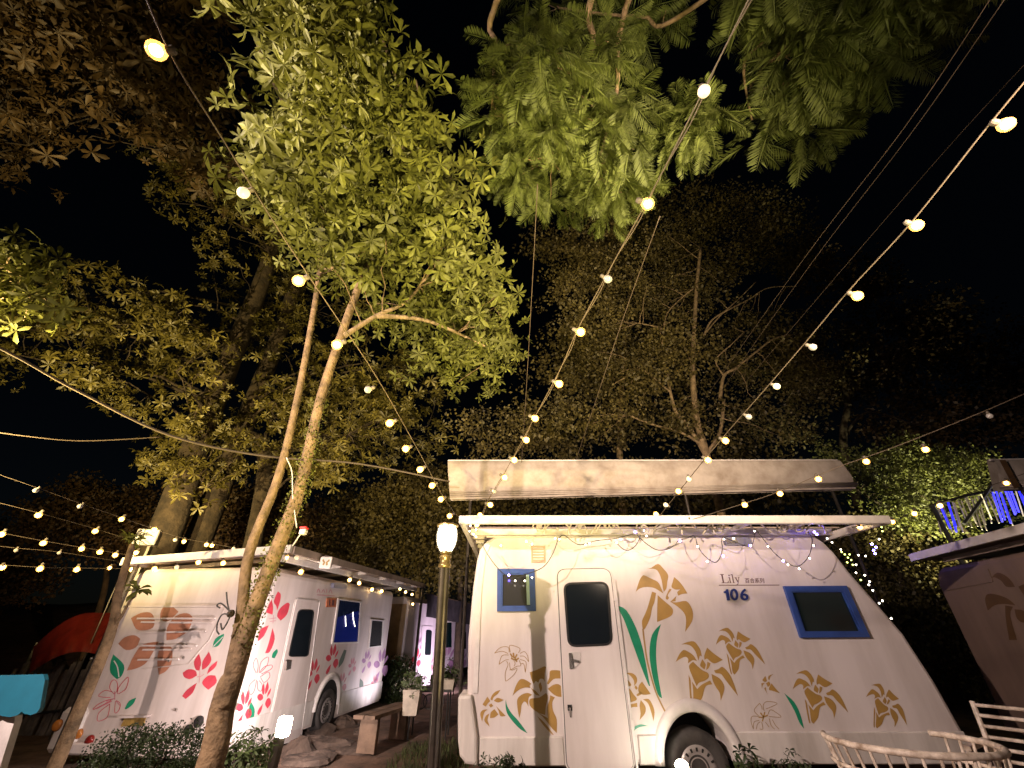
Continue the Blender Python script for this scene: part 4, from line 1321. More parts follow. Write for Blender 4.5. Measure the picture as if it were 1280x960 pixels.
# ================================================================== RIGHT VAN
RC = Vector((6.32, 6.75, 0)); RS = Vector((-.254, -.967, 0)).normalized(); RN = Vector((RS.y, -RS.x, 0)); RW = -RN
right = thing('camper_van', 'tan shaded camper van with brown lily print beside the blue lit sticks', 'camper van', RC)
def RPt(u, w, z): return RC + RS * u + RW * w + Vector((0, 0, z))
prof = [(0.0, .35), (4.6, .35), (4.6, 2.1), (4.4, 2.27), (.25, 2.27), (.10, 2.2), (0.02, 2.05)]
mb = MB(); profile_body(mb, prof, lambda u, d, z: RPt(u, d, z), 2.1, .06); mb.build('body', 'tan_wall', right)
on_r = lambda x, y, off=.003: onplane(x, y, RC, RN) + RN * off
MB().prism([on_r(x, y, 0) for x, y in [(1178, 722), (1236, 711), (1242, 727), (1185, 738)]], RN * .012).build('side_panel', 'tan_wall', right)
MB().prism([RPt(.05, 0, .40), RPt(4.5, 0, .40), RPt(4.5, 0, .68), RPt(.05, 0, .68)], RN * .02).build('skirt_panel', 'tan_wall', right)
c6 = lambda q: conv(q, 1140, 640, 6)
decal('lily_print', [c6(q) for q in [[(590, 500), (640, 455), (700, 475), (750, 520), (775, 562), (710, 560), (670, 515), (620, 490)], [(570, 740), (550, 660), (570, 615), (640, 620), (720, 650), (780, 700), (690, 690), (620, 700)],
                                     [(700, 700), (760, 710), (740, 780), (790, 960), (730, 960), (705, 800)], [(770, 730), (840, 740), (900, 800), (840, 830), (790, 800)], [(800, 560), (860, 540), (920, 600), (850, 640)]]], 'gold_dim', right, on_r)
MB().tube([RPt(1.1, 0, .31) + RN * .0, RPt(1.1, .2, .31)], .31, 24).build('wheel', 'tyre', right)
reave = thing('van_canopy', 'white edged canopy roof over the shaded tan van', 'canopy', RC)
e0 = atZ(1140, 699, 2.45); e1 = e0 + RS * 4.8
MB().prism([e0, e1, e1 + RW * 2.6, e0 + RW * 2.6], (0, 0, .03)).build('roof_sheet', 'roof_sheet', reave)
beam('front_fascia', e0 + Vector((0, 0, .02)), e1 + Vector((0, 0, .02)), .05, .10, 'white_metal', reave)
beam('end_fascia', e0 + RW * .05 + Vector((0, 0, .02)), e0 + RW * 2.6 + Vector((0, 0, .02)), .05, .09, 'roof_sheet', reave)
beam('inner_rail', e0 + RW * .25 + RS * .3 + Vector((0, 0, -.06)), e1 + RW * .25 + Vector((0, 0, -.06)), .05, .06, 'roof_sheet', reave)
for p in (e0 + RW * 2.55 + RS * 1.6, e1 + RW * 2.4):
    MB().tube([Vector((p.x, p.y, 0)), p], .035, 8).build('post', 'post_dark', reave)
# blue lit sticks above it
led = thing('light_stick_curtain', 'row of hanging white and blue light sticks above the tan van roof', 'lights', (9, 8.3, 0))
hx = lambda x: 653 - (x - 1170) * .26 - 26
MB().tube([atY(1165, 632, 8.4), atY(1205, 620, 8.4), atY(1245, 612, 8.4), atY(1290, 606, 8.4), atY(1330, 600, 8.4)], .03, 6).build('hanging_rail', 'wire_dark', led)
MB().tube([atY(1205, 655, 8.35), atY(1232, 618, 8.35), atY(1245, 596, 8.35)], .03, 6).build('brace', 'wire_dark', led)
for i in range(44):
    x = 1168 + i * 3.7 + random.uniform(-1.5, 1.5)
    y0 = 633 - (x - 1168) * .22 + random.uniform(-3, 3)
    blue = (x < 1186 and x > 1174) or (1236 < x < 1246) or x > 1248
    if blue and i % 4 == 3: blue = False
    a_ = atY(x, y0, 8.4 + random.uniform(-.1, .1))
    c_ = atY(x + random.uniform(9, 15), y0 + random.uniform(30, 42), 8.4)
    MB().tube([a_, c_], .016 if blue else .011, 5).build('light_stick', 'tube_blue' if blue else 'white_metal', led)
for p in (atY(1165, 632, 8.4), atY(1330, 600, 8.4)):
    MB().tube([Vector((p.x, p.y, 0)), p], .04, 6).build('post', 'wire_dark', led)

# ================================================================== LIGHT STRINGS
def light_string(label, path, bulbs, cable_r=.004, bulb_r=.028, cable_m='cable', double=False):
    """path: (px,py,distance) knots of a real cable; bulbs: (px,py,state)"""
    P3 = [atC(x, y, z) for x, y, z in path]
    base = P3[-1]
    t = thing('light_string', label, 'string lights', base)
    sm_ = smooth_path(P3, 6)
    MB().tube(sm_, cable_r, 6).build('cable', cable_m, t, smooth=True)
    if double:
        MB().tube([p + Vector((.012 + .008 * math.sin(i), .01, .012)) for i, p in enumerate(sm_)], cable_r * .8, 5).build('cable', cable_m, t, smooth=True)
    for bx, by, st in bulbs:
        best = None
        for i in range(len(path) - 1):
            a, c_ = Vector(path[i][:2]), Vector(path[i + 1][:2])
            d = c_ - a
            k = max(0, min(1, (Vector((bx, by)) - a).dot(d) / d.length_squared))
            q_ = a + d * k
            dist = (q_ - Vector((bx, by))).length
            iz_ = (1 - k) / path[i][2] + k / path[i + 1][2]
            if best is None or dist < best[0]: best = (dist, 1 / iz_)
        c_ = atC(bx, by, best[1])
        on = min(sm_, key=lambda p: (p - c_).length)
        # nearest point on the polyline
        j = sm_.index(on)
        for k in (max(0, j - 1), min(len(sm_) - 2, j)):
            a, e = sm_[k], sm_[k + 1]
            s_ = max(0, min(1, (c_ - a).dot(e - a) / max(1e-9, (e - a).length_squared)))
            q_ = a.lerp(e, s_)
            if (q_ - c_).length < (on - c_).length: on = q_
        r_ = bulb_r * (1.12 if st == 'l' else .9)
        m_ = {'l': 'bulb_glow', 'w': 'bulb_warm', 'u': 'bulb_off'}[st]
        ax = (c_ - on)
        ax = ax.normalized() if ax.length > .004 else Vector((0, 0, -1))
        b_ = MB().lathe([(.001, -r_), (r_ * .5, -r_ * .86), (r_ * .87, -r_ * .5), (r_, 0), (r_ * .87, r_ * .5), (r_ * .62, r_ * .85), (r_ * .42, r_ * 1.1)], c_, 14, -ax).build('bulb', m_, t, smooth=True)
        MB().lathe([(r_ * .45, 0), (r_ * .48, r_ * .7), (r_ * .3, r_ * 1.0)], c_ - ax * r_ * 1.02, 10, -ax).build('socket', 'socket', b_)
        if st == 'l':
            MB().ball(c_, r_ * .62, 12, 7).build('filament', 'bulb_heart', b_, smooth=True)
    return t

light_string('bulb string running from the twin stem tree down to the pergola corner by the lamp',
             [(160, -60, 1.25), (215, 70, 1.45), (275, 168, 1.7), (352, 293, 2.0), (415, 388, 2.35), (470, 470, 2.75), (520, 558, 3.6), (555, 622, 4.3), (574, 648, 4.75)],
             [(195, 63, 'l'), (304, 241, 'w'), (373, 351, 'l'), (421, 431, 'l'), (460, 487, 'u'), (487, 529, 'l'), (507, 561, 'l'), (525, 587, 'l'), (540, 607, 'l'), (551, 624, 'l'), (562, 645, 'l')])
light_string('doubled bulb string climbing past the feathery branches from the pergola front left',
             [(970, -70, 1.4), (885, 102, 1.65), (815, 240, 2.0), (763, 335, 2.4), (722, 412, 2.8), (700, 462, 3.1), (668, 522, 3.5), (638, 578, 4.0), (612, 622, 4.4), (600, 648, 4.7)],
             [(880, 114, 'w'), (810, 255, 'l'), (760, 349, 'u'), (726, 415, 'l'), (699, 480, 'l'), (669, 523, 'l'), (658, 550, 'l'), (643, 575, 'l'), (631, 597, 'l'), (618, 614, 'u'), (613, 631, 'l'), (600, 644, 'l'), (596, 656, 'l')], double=True, cable_r=.0035)
light_string('bulb string crossing the dark bare branches down to the middle of the pergola',
             [(1330, 45, 1.7), (1245, 145, 1.9), (1140, 277, 2.25), (1062, 362, 2.6), (1005, 430, 2.95), (955, 488, 3.3), (905, 545, 3.75), (860, 600, 4.25), (822, 648, 4.75)],
             [(1258, 156, 'l'), (1146, 282, 'l'), (1072, 370, 'l'), (1016, 434, 'u'), (971, 483, 'w'), (936, 521, 'u'), (907, 551, 'l'), (885, 575, 'l'), (861, 599, 'w'), (848, 614, 'l'), (832, 631, 'w'), (820, 643, 'l')])
light_string('bulb string rising from the pergola across the long awning to the lit green trees',
             [(820, 662, 4.7), (863, 650, 4.6), (931, 629, 4.5), (975, 614, 4.4), (1050, 583, 4.25), (1120, 558, 4.1), (1235, 512, 3.9), (1330, 470, 3.7)],
             [(863, 652, 'w'), (931, 631, 'l'), (975, 617, 'l'), (1023, 599, 'l'), (1083, 577, 'l'), (1157, 562, 'l'), (1237, 520, 'u')])
light_string('bulb string leaving the right pergola corner towards the short strapped awning',
             [(1060, 660, 4.9), (1117, 650, 4.7), (1150, 636, 4.9), (1180, 627, 5.0), (1258, 600, 5.2), (1340, 570, 5.3)],
             [(1075, 659, 'l'), (1115, 652, 'l'), (1143, 642, 'l'), (1175, 632, 'l'), (1258, 604, 'l')])
light_string('highest bulb string with dark bulbs ending at the white junction box',
             [(-60, 573, 4.6), (45, 609, 5.0), (100, 629, 5.4), (152, 647, 5.9), (192, 661, 6.2)], [(45, 613, 'u'), (100, 633, 'u'), (152, 649, 'l'), (193, 662, 'l')], bulb_r=.032)
light_string('second bulb string below the dark bulb string beside the sapling',
             [(-60, 614, 5.2), (48, 641, 5.8), (119, 661, 6.5), (200, 686, 7.2)], [(48, 644, 'l'), (119, 664, 'l'), (170, 691, 'l'), (-12, 628, 'l')], bulb_r=.036)
light_string('long bulb string with close set bulbs beside the sapling leaves',
             [(-60, 654, 5.6), (54, 676, 6.3), (144, 691, 7.0), (215, 702, 7.5)], [(2, 668, 'l'), (54, 679, 'l'), (102, 686, 'l'), (125, 690, 'l'), (144, 694, 'l'), (182, 697, 'l')], bulb_r=.037)
light_string('thin bulb string with two dark bulbs low beside the sapling',
             [(-60, 676, 5.8), (20, 685, 6.2), (74, 690, 6.6), (150, 702, 7.3)], [(20, 688, 'u'), (74, 691, 'u'), (137, 710, 'l')], bulb_r=.03)
light_string('lowest bulb string above the red tarp',
             [(-60, 702, 5.5), (50, 709, 6.0), (96, 710, 6.5), (165, 711, 7.0)], [(3, 709, 'l'), (50, 711, 'l'), (96, 712, 'l'), (165, 712, 'l')], bulb_r=.037)
light_string('bulb string hung along the front edge of the red flowered van canopy',
             [(160, 706, 6.3), (250, 700, 6.2), (300, 697, 6.1), (362, 691, 6.0)], [(193, 711, 'l'), (221, 709, 'w'), (248, 703, 'l'), (279, 704, 'l'), (340, 699, 'l'), (358, 697, 'l'), (371, 697, 'w')], bulb_r=.033)
light_string('bulb string over the canopy roof behind the twin stems',
             [(200, 664, 6.6), (230, 673, 6.7), (262, 679, 6.8), (320, 690, 6.9)], [(219, 675, 'w'), (230, 677, 'l'), (258, 681, 'l'), (265, 682, 'l'), (292, 686, 'w')], bulb_r=.03)
light_string('bulb string along the side rail of the red flowered van canopy',
             [(372, 708, 6.0), (437, 722, 7.6), (477, 735, 9.3), (515, 742, 11.2)], [(376, 715, 'l'), (437, 725, 'l'), (449, 729, 'l'), (465, 737, 'l'), (477, 739, 'l'), (500, 736, 'l'), (507, 740, 'l'), (515, 743, 'l'), (516, 755, 'l')], bulb_r=.035)

# plain overhead cables
def cable(label, path, r, m='cable'):
    P3 = smooth_path([atC(*p) for p in path], 6)
    o = MB().tube(P3, r, 6).build('overhead_cable', m, None, smooth=True)
    return tag(o, label, 'cable')
cable('thick pale overhead cable sagging past the big trunks to the long awning', [(-60, 405, 4.0), (25, 448, 4.4), (100, 490, 4.9), (215, 545, 5.6), (330, 570, 6.3), (450, 580, 7.0), (562, 602, 7.6)], .016, 'cable_pale')
cable('thin overhead cable hanging low across the dark sky to the big trunks', [(-60, 532, 5.0), (40, 546, 5.4), (110, 551, 5.8), (205, 546, 6.4)], .008)
cable('straight taut wire in the gap of sky above the awning left end', [(672, 230, 4.5), (664, 380, 5.5), (657, 500, 6.6), (652, 578, 7.7)], .005, 'cable')
cable('straight taut wire crossing in front of the bare branched tree', [(825, 270, 4.4), (780, 395, 5.5), (745, 500, 6.5), (720, 575, 7.8)], .005, 'cable')
cable('faint twin wire high over the feathery branches tips, upper one', [(1250, -20, 3.0), (1130, 160, 4.2), (1000, 330, 6.0), (880, 500, 9.0)], .0035)
cable('faint twin wire high over the feathery branches tips, lower one', [(1262, -10, 3.1), (1140, 165, 4.3), (1010, 335, 6.1), (890, 505, 9.1)], .0035)
cable('faint wire alongside the bare branch bulb string', [(1300, 60, 3.2), (1180, 190, 4.5), (1050, 340, 6.2), (930, 480, 8.5)], .0035)
cable('white flex dangling from the thick cable beside the ivy stem', [(358, 572, 3.9), (365, 590, 3.9), (366, 620, 3.85), (371, 660, 3.75)], .006, 'post_white')

# fairy-light garland on the pergola
def garland(label, path, leds, Y=None, zfn=None, r=.0045, lr=.009):
    pts = [atY(x, y, Y) for x, y in path]
    t = thing('fairy_light_garland', label, 'fairy lights', pts[0])
    MB().tube(smooth_path(pts, 5), r, 5).build('wire', 'wire_dark', t, smooth=True)
    for x, y, st in leds:
        p = atY(x, y, Y)
        MB().ball(p, lr * (1.25 if st == 'b' else 1), 8, 5).build('bulb', {'w': 'led_white', 'b': 'led_blue', 'g': 'led_green'}[st], t, smooth=True)
    return t
garland('dark wire fairy light garland swagged along the pergola above the lily van door',
        [(602, 679), (612, 697), (628, 716), (642, 721), (660, 717), (680, 708), (692, 690), (698, 674), (705, 669), (716, 677), (726, 681), (745, 676), (770, 673), (790, 668), (800, 668), (796, 680), (788, 687), (780, 687), (772, 680),
         (770, 676)], [(592, 668, 'w'), (595, 671, 'w'), (587, 664, 'w'), (636, 719, 'b'), (644, 726, 'w'), (656, 726, 'w'), (665, 722, 'w'), (626, 682, 'w'), (658, 677, 'w'), (665, 680, 'w'), (694, 673, 'w'), (699, 674, 'w'), (732, 681, 'w'), (737, 679, 'w'), (771, 678, 'w'), (776, 674, 'w'), (595, 662, 'w'), (588, 657, 'w')], Y=FY + .28)
garland('dark wire fairy light garland with blue lights looped over the number 106',
        [(796, 668), (806, 678), (820, 687), (832, 687), (843, 682), (848, 676), (858, 673), (868, 670), (872, 682), (880, 694), (893, 703), (900, 697), (903, 686), (903, 672), (920, 678), (937, 683), (943, 672), (944, 662), (955, 675), (967, 690), (980, 701), (994, 708), (1005, 703), (1013, 690), (1015, 674), (1008, 662)],
        [(794, 665, 'b'), (802, 658, 'w'), (805, 663, 'w'), (808, 670, 'w'), (850, 676, 'b'), (872, 683, 'w'), (884, 702, 'w'), (904, 695, 'b'), (938, 682, 'b'), (905, 674, 'w'), (917, 673, 'w'), (943, 664, 'w'), (960, 683, 'w'), (979, 701, 'b'), (985, 706, 'w'), (999, 711, 'w'), (1012, 698, 'w'), (1017, 682, 'w'), (1018, 665, 'b'), (1021, 668, 'b'), (1034, 673, 'w')], Y=FY + .28)
# lights in the shrub behind the van front
gl = [(1051, 687, 'w'), (1052, 690, 'g'), (1056, 693, 'g'), (1060, 697, 'g'), (1064, 700, 'g'), (1059, 703, 'g'), (1066, 706, 'g'), (1070, 706, 'w'), (1073, 694, 'w'), (1062, 693, 'g'), (1082, 695, 'w'), (1070, 716, 'w'), (1081, 719, 'w'), (1076, 725, 'g'), (1087, 727, 'w'), (1086, 731, 'w'), (1091, 738, 'w'), (1103, 751, 'w'), (1099, 754, 'w'), (1114, 773, 'w'), (1099, 674, 'w'), (1092, 688, 'b'), (1095, 684, 'b'), (1090, 680, 'b'), (1094, 692, 'b'), (1102, 659, 'g'), (1103, 664, 'g'), (1040, 678, 'w')]
garland('fairy lights sprinkled behind the sloping front edge of the lily van', [(1036, 676), (1051, 688), (1063, 699), (1075, 716), (1087, 729), (1101, 752), (1118, 776)], gl, Y=7.0, r=.004, lr=.012)

# ================================================================== SMALL LIGHTS
bl = thing('bollard_light', 'bright lit garden light on a short post beside the red flowered van door', 'garden light', atY(345, 1000, 5.55) * 1)
bp = atY(355, 908, 5.6)
bl.location = (bp.x, bp.y, 0)
MB().tube([(bp.x - .04, bp.y, 0), (bp.x - .02, bp.y, bp.z - .09)], .055, 10).build('post', 'post_dark', bl)
MB().box(bp + Vector((0, 0, -.0)), (.13, .10, .17), rz=-.2, bev=.02).build('lamp', 'bulb_core', bl)
ld = bpy.data.lights.new('bollard_glow', 'SPOT'); ld.energy = 260; ld.spot_size = math.radians(150); ld.spot_blend = .8; ld.color = (1, .84, .84); ld.shadow_soft_size = .05
lo = bpy.data.objects.new('bollard_glow', ld); COL.objects.link(lo); lo.parent = bl; lo.location = Vector((-.10, .12, bp.z)); lo.rotation_euler = Vector((-.75, 1.0, .12)).to_track_quat('-Z', 'Y').to_euler()
def ground_spot(label, p, target, power, col, spot=100):
    t = thing('garden_spotlight', label, 'garden light', (p[0], p[1], 0))
    p = Vector(p); d = (Vector(target) - p).normalized()
    MB().tube([(p.x, p.y, 0), p - d * .06], .012, 6).build('spike', 'post_dark', t)
    MB().lathe([(.025, -.10), (.045, -.08), (.05, 0), (.045, .005)], p, 14, d).build('housing', 'post_dark', t)
    MB().lathe([(.042, 0), (.042, .004), (.001, .008)], p + d * .004, 14, d).build('lens', 'bulb_core', t)
    ld = bpy.data.lights.new('spotlight_beam', 'SPOT'); ld.energy = power; ld.color = col; ld.spot_size = math.radians(spot); ld.spot_blend = .8; ld.shadow_soft_size = .03
    lo = bpy.data.objects.new('spotlight_beam', ld); COL.objects.link(lo); lo.parent = t
    lo.location = (p + d * .03) - Vector((p.x, p.y, 0)); lo.rotation_euler = d.to_track_quat('-Z', 'Y').to_euler()
sp_ = atY(849, 956, WY - .42)
ground_spot('small lit garden spotlight in front of the lily van wheel', sp_, (arch_c.x - .55, WY, .6), 5, (1, .93, .85), 110)
gs_ = MB().ball(sp_ + Vector((0, -.07, .01)), .058, 14, 8, .7).build('lens_dome', 'bulb_core', [o for o in COL.objects if o.name.startswith('garden_spotlight')][-1], smooth=True)
ground_spot('small garden spotlight on the path lighting the far purple van', (-1.55, 13.4, .25), (-2.2, 15.0, 1.1), 330, (1, .78, .95), 130)
ground_spot('small garden spotlight at the far end of the red flowered van', (-2.2, 10.6, .3), (-3.0, 10.6, .9), 60, (.95, .85, 1.0), 120)
ground_spot('added low spotlight behind the tan van lighting the green bushes', (8.7, 8.2, .5), (9.9, 9.9, 4.9), 3200, (1, .92, .5), 56)  # lamp added to brighten the bushes
ground_spot('added spotlight lighting the big trunks behind the canopy', (-7.3, 8.4, 2.7), (-7.0, 10.4, 5.0), 420, (1, .74, .36), 120)  # lamp added to bring the background trunks out of the dark

# junction box on a pole
jb = atY(185, 672, 7.6)
t = thing('junction_box', 'white junction box on a pole behind the sapling top', 'utility box', (jb.x, jb.y, 0))
MB().box(jb, (.34, .16, .26), rz=.3, bev=.015).build('box', 'post_white', t)
MB().box(jb + Vector((-.03, -.09, 0)), (.012, .02, .26), rz=.3).build('seam', 'post_dark', t)
MB().tube([(jb.x, jb.y + .12, 0), (jb.x, jb.y + .12, jb.z + .1)], .05, 8).build('pole', 'post_dark', t)
# red-white bird house on the stem
bh = atY(379, 665, 3.75)
t = thing('bird_house', 'tiny red and white bird house fixed to the ivy stem', 'bird house', bh)
MB().box(bh, (.055, .05, .045), bev=.005).build('box', 'post_white', t)
MB().box(bh + Vector((0, 0, .033)), (.065, .06, .022), bev=.008).build('roof', 'house_red', t)
MB().tube([bh + Vector((-.02, 0, -.02)), atY(366, 682, 3.8)], .006, 5).build('bracket', 'post_white', t)

# ================================================================== LEFT EDGE THINGS
bd = thing('scalloped_board', 'turquoise board with scalloped lower edge on a white post', 'sign', atY(5, 930, 3.4))
BYd = 3.4
bd.location = (atY(5, 930, BYd).x, BYd, 0)
edge = [(-70, 846), (54, 843), (56, 850), (50, 885), (46, 891), (38, 894), (30, 892), (27, 889.5), (22, 894), (12, 896.5), (2, 895), (-4, 892), (-12, 896), (-24, 897), (-34, 893), (-44, 897), (-60, 897), (-72, 893)]
MB().prism([atY(x, y, BYd) for x, y in edge], (0, .03, 0)).build('board', 'cyan_board', bd)
MB().prism([atY(x, y, BYd + .05) for x, y in [(-12, 880), (20, 880), (18, 902), (-10, 990), (-45, 990)]], (0, .05, 0)).build('post', 'post_white', bd)
rt_ = thing('red_tarp', 'sagging red tarpaulin over a grey bamboo fence', 'tarpaulin', (-8.4, 8.6, 0))
P = []
for i in range(13):
    s_ = i / 12
    row = []
    for j in range(21):
        u = j / 20
        x = 42 + u * 115
        yt = 812 - 46 * math.sin(min(1, u * 1.5 + .05) * math.pi / 2)
        yb = 842 - 10 * u - 22 * math.sin(u * 3.1)
        Yd = 8.3 + 1.0 * (1 - s_) - .25 * math.sin(s_ * math.pi) + .05 * math.sin(j * 1.7 + s_ * 4)
        p = atY(x - 6 * s_, yt + (yb - yt) * s_, Yd)
        row.append(p)
    P.append(row)
MB().grid(P).build('cloth', 'red_tarp', rt_, smooth=True)
for j in (1, 19):
    p = P[0][j]; MB().tube([(p.x, p.y, 0), p], .04, 6).build('post', 'post_dark', rt_)
bf = thing('bamboo_fence', 'grey upright bamboo pole fence beneath the red tarpaulin', 'fence', (-8, 8.7, 0))
for i in range(30):
    x = 10 + i * 4.3
    Yf = 8.75 + .02 * (i % 2)
    p = atY(x + 10, 836 + 9 * math.sin(i * 1.3) - i * .3, Yf)
    p2 = Vector((p.x, p.y, 0))
    MB().tube([p2, p], .032 + .006 * (i % 3), 7).build('bamboo_pole', 'bamboo', bf)
a_ = atY(15, 895, 8.70); c_ = atY(125, 882, 8.70)
MB().tube([a_, c_], .02, 6).build('tie_rail', 'wire_dark', bf)

# ================================================================== GROUND OBJECTS on the path
bn = thing('bench', 'low weathered wooden bench beside the red flowered van', 'bench', (-2.35, 9.2, 0))
b0 = atZ(455, 897, .42); b1 = atZ(508, 880, .42)
d_ = (b1 - b0).normalized(); n_ = Vector((-d_.y, d_.x, 0))
for k in (-1, 1):
    beam('plank', b0 + n_ * .09 * k, b1 + n_ * .09 * k, .165, .045, 'wood', bn)
for k in (.15, .85):
    p = b0.lerp(b1, k)
    MB().box((p.x, p.y, .195), (.07, .28, .39), rz=math.atan2(d_.y, d_.x)).build('leg', 'wood', bn)
pt = thing('plant_stand', 'wrought iron plant stand on the path beside the lamp pole', 'plant stand', atZ(545, 900, 0))
pt.location = (atY(545, 880, 8.6).x, 8.6, 0)
px0, px1 = atY(515, 862, 8.6).x, atY(565, 862, 8.6).x
tz_ = atY(535, 862, 8.6).z
MB().box(((px0 + px1) / 2, 8.6, tz_), (px1 - px0, .4, .03)).build('top', 'wire_dark', pt)
for x in (px0 + .04, px1 - .04):
    for y in (8.43, 8.77):
        MB().tube([(x, y, 0), (x, y, tz_)], .014, 6).build('leg', 'wire_dark', pt)
for x in (px0 + .2, (px0 + px1) / 2, px1 - .2):
    MB().tube([Vector((x + .1 * math.cos(a / 10 * 6.28), 8.42, tz_ - .14 + .1 * math.sin(a / 10 * 6.28))) for a in range(11)], .01, 5).build('scroll', 'wire_dark', pt)
def pot(label, px, py, Y, h, w, flowers, hang=0.0):
    p = atY(px, py, Y)
    z0 = p.z - h / 2
    t = thing('flower_pot', label, 'flower pot', (p.x, p.y, z0))
    mb = MB()
    vs = []
    for z, k in ((0, .8), (h, 1.0), (h, .88), (h - .04, .86)):
        for sx, sy in ((-1, -1), (1, -1), (1, 1), (-1, 1)):
            vs.append(Vector((p.x + sx * w / 2 * k, p.y + sy * w / 2 * k, z0 + z)))
    fs = [(3, 2, 1, 0), (12, 13, 14, 15)] + [(r * 4 + i, r * 4 + (i + 1) % 4, r * 4 + 4 + (i + 1) % 4, r * 4 + 4 + i) for r in range(3) for i in range(4)]
    mb.add(vs, fs).build('pot', 'pot', t)
    C = np.array([[p.x, p.y, z0 + h + .08]]).repeat(46, 0)
    Pn = C + rng.normal(size=C.shape) * np.array([w * .42, w * .42, .09])
    foliage('foliage', WH, Pn, C, .075, 'leaf_pot', t)
    if flowers:
        Pn = C[:34] + rng.normal(size=(34, 3)) * np.array([w * .45, w * .45, .10]) + np.array([0, -.05, .03])
        foliage('flowers', CLU, Pn, C[:34], .035, 'petal_white', t)
    return t
pot('square cream pot with white flowers hanging on the plant stand', 515, 877, 8.25, .33, .27, True)
pot('square pot with trailing leaves on the plant stand behind the lamp pole', 558, 856, 8.6, .16, .3, False)
# rocks along the van
rock_lab = ['rounded brown rock beside the red flowered van wheel', 'long flat brown rock by the garden light post', 'dark brown rock in front of the low bench', 'small brown rock on the path edge below the bench',
            'brown rock half sunk in the path beneath the van side', 'low reddish rock at the bend of the path', 'flat dark rock between the garden light and the wheel rock']
for k, (px, py, sx, sy, sz) in enumerate([(395, 915, .34, .26, .16), (372, 938, .36, .3, .17), (432, 905, .36, .28, .15), (455, 915, .26, .2, .10), (412, 930, .42, .3, .13), (440, 935, .3, .25, .08), (385, 948, .4, .3, .12)]):
    p = atZ(px, py, .02); p.z = -.03
    mb = MB()
    mb.ball((0, 0, 0), 1, 14, 9)
    vs = []
    for v_ in mb.v:
        f = 1 + .2 * math.sin(3.7 * v_[0] + k) + .07 * math.sin(9 * v_[1] + 7 * v_[0]) + .13 * math.sin(4 * v_[1] + 2 * k) + .1 * math.sin(5 * v_[2] + k)
        f *= random.uniform(.93, 1.06)
        vs.append((p.x + v_[0] * sx * f * .85, p.y + v_[1] * sy * f * .85, p.z + v_[2] * sz * f * random.uniform(.9, 1.05)))
    mb.v = vs
    tag(mb.build('rock', 'stone', smooth=False), rock_lab[k], 'rock', 'rocks along the path')

# ================================================================== WHITE GARDEN CHAIRS
def garden_chair(label, loc, rz, arc_deg=200, R=.48, slats=False):
    t = thing('garden_chair', label, 'chair', loc, rz)
    T = wmat(t)
    g_ = lambda x, y, z: T @ Vector((x, y, z))
    if not slats:
        n_ = 24
        A = [math.radians(-90 - arc_deg / 2 + arc_deg * i / n_) for i in range(n_ + 1)]
        top_ = [g_(R * math.cos(a), R * math.sin(a), .86 - .02 * abs(i / n_ - .5) * 2) for i, a in enumerate(A)]
        MB().tube(top_, .019, 8).build('top_rail', 'chair_white', t, smooth=True)
        mid = [g_(R * .97 * math.cos(a), R * .97 * math.sin(a), .73 - .02 * abs(i / n_ - .5) * 2) for i, a in enumerate(A)]
        MB().tube(mid, .013, 7).build('middle_rail', 'chair_white', t, smooth=True)
        for i in range(1, n_):
            a = A[i]
            MB().tube([g_(R * .82 * math.cos(a), R * .82 * math.sin(a), .45), top_[i]], .009, 6).build('spindle', 'chair_white', t)
        MB().lathe([(.001, 0), (R * .84, 0), (R * .86, .015), (R * .84, .03), (.001, .03)], g_(0, 0, .43), 28).build('seat', 'chair_white', t)
        for a in (45, 135, 225, 315):
            a = math.radians(a)
            MB().tube([g_(R * .7 * math.cos(a), R * .7 * math.sin(a), .43), g_(R * .85 * math.cos(a), R * .85 * math.sin(a), 0)], .016, 7).build('leg', 'chair_white', t)
    else:
        for sx in (-.62, .62):
            MB().tube([g_(sx, .25, .0), g_(sx, .25, .44), g_(sx, .28, .62), g_(sx, .36, .92)], .02, 7).build('rear_post', 'chair_white', t)
            MB().tube([g_(sx, -.25, 0), g_(sx, -.25, .64)], .02, 7).build('leg', 'chair_white', t)
            MB().box(g_(sx, 0, .65), (.06, .56, .03), rz=rz).build('armrest', 'chair_white', t)
        for k in range(6):
            z = .52 + k * .075
            MB().tube([g_(-.62, .27 + (k * .075) * .22, z), g_(.62, .27 + (k * .075) * .22, z)], .014, 7).build('back_slat', 'chair_white', t)
        for k in range(6):
            MB().box(g_(0, -.22 + k * .085, .43), (1.24, .06, .022), rz=rz).build('seat_slat', 'chair_white', t)
    return t
garden_chair('white metal tub chair with curved spindle back in front of the lily van', (2.70, 3.65, 0), 0, 250, .48)
garden_chair('white metal bench with horizontal back bars beside the tan van', (4.35, 4.1, 0), -1.0, slats=True)

# ================================================================== TREES
def tree_root(name, label, base, cat='tree', group=None):
    return thing(name, label, cat, base, 0, group)

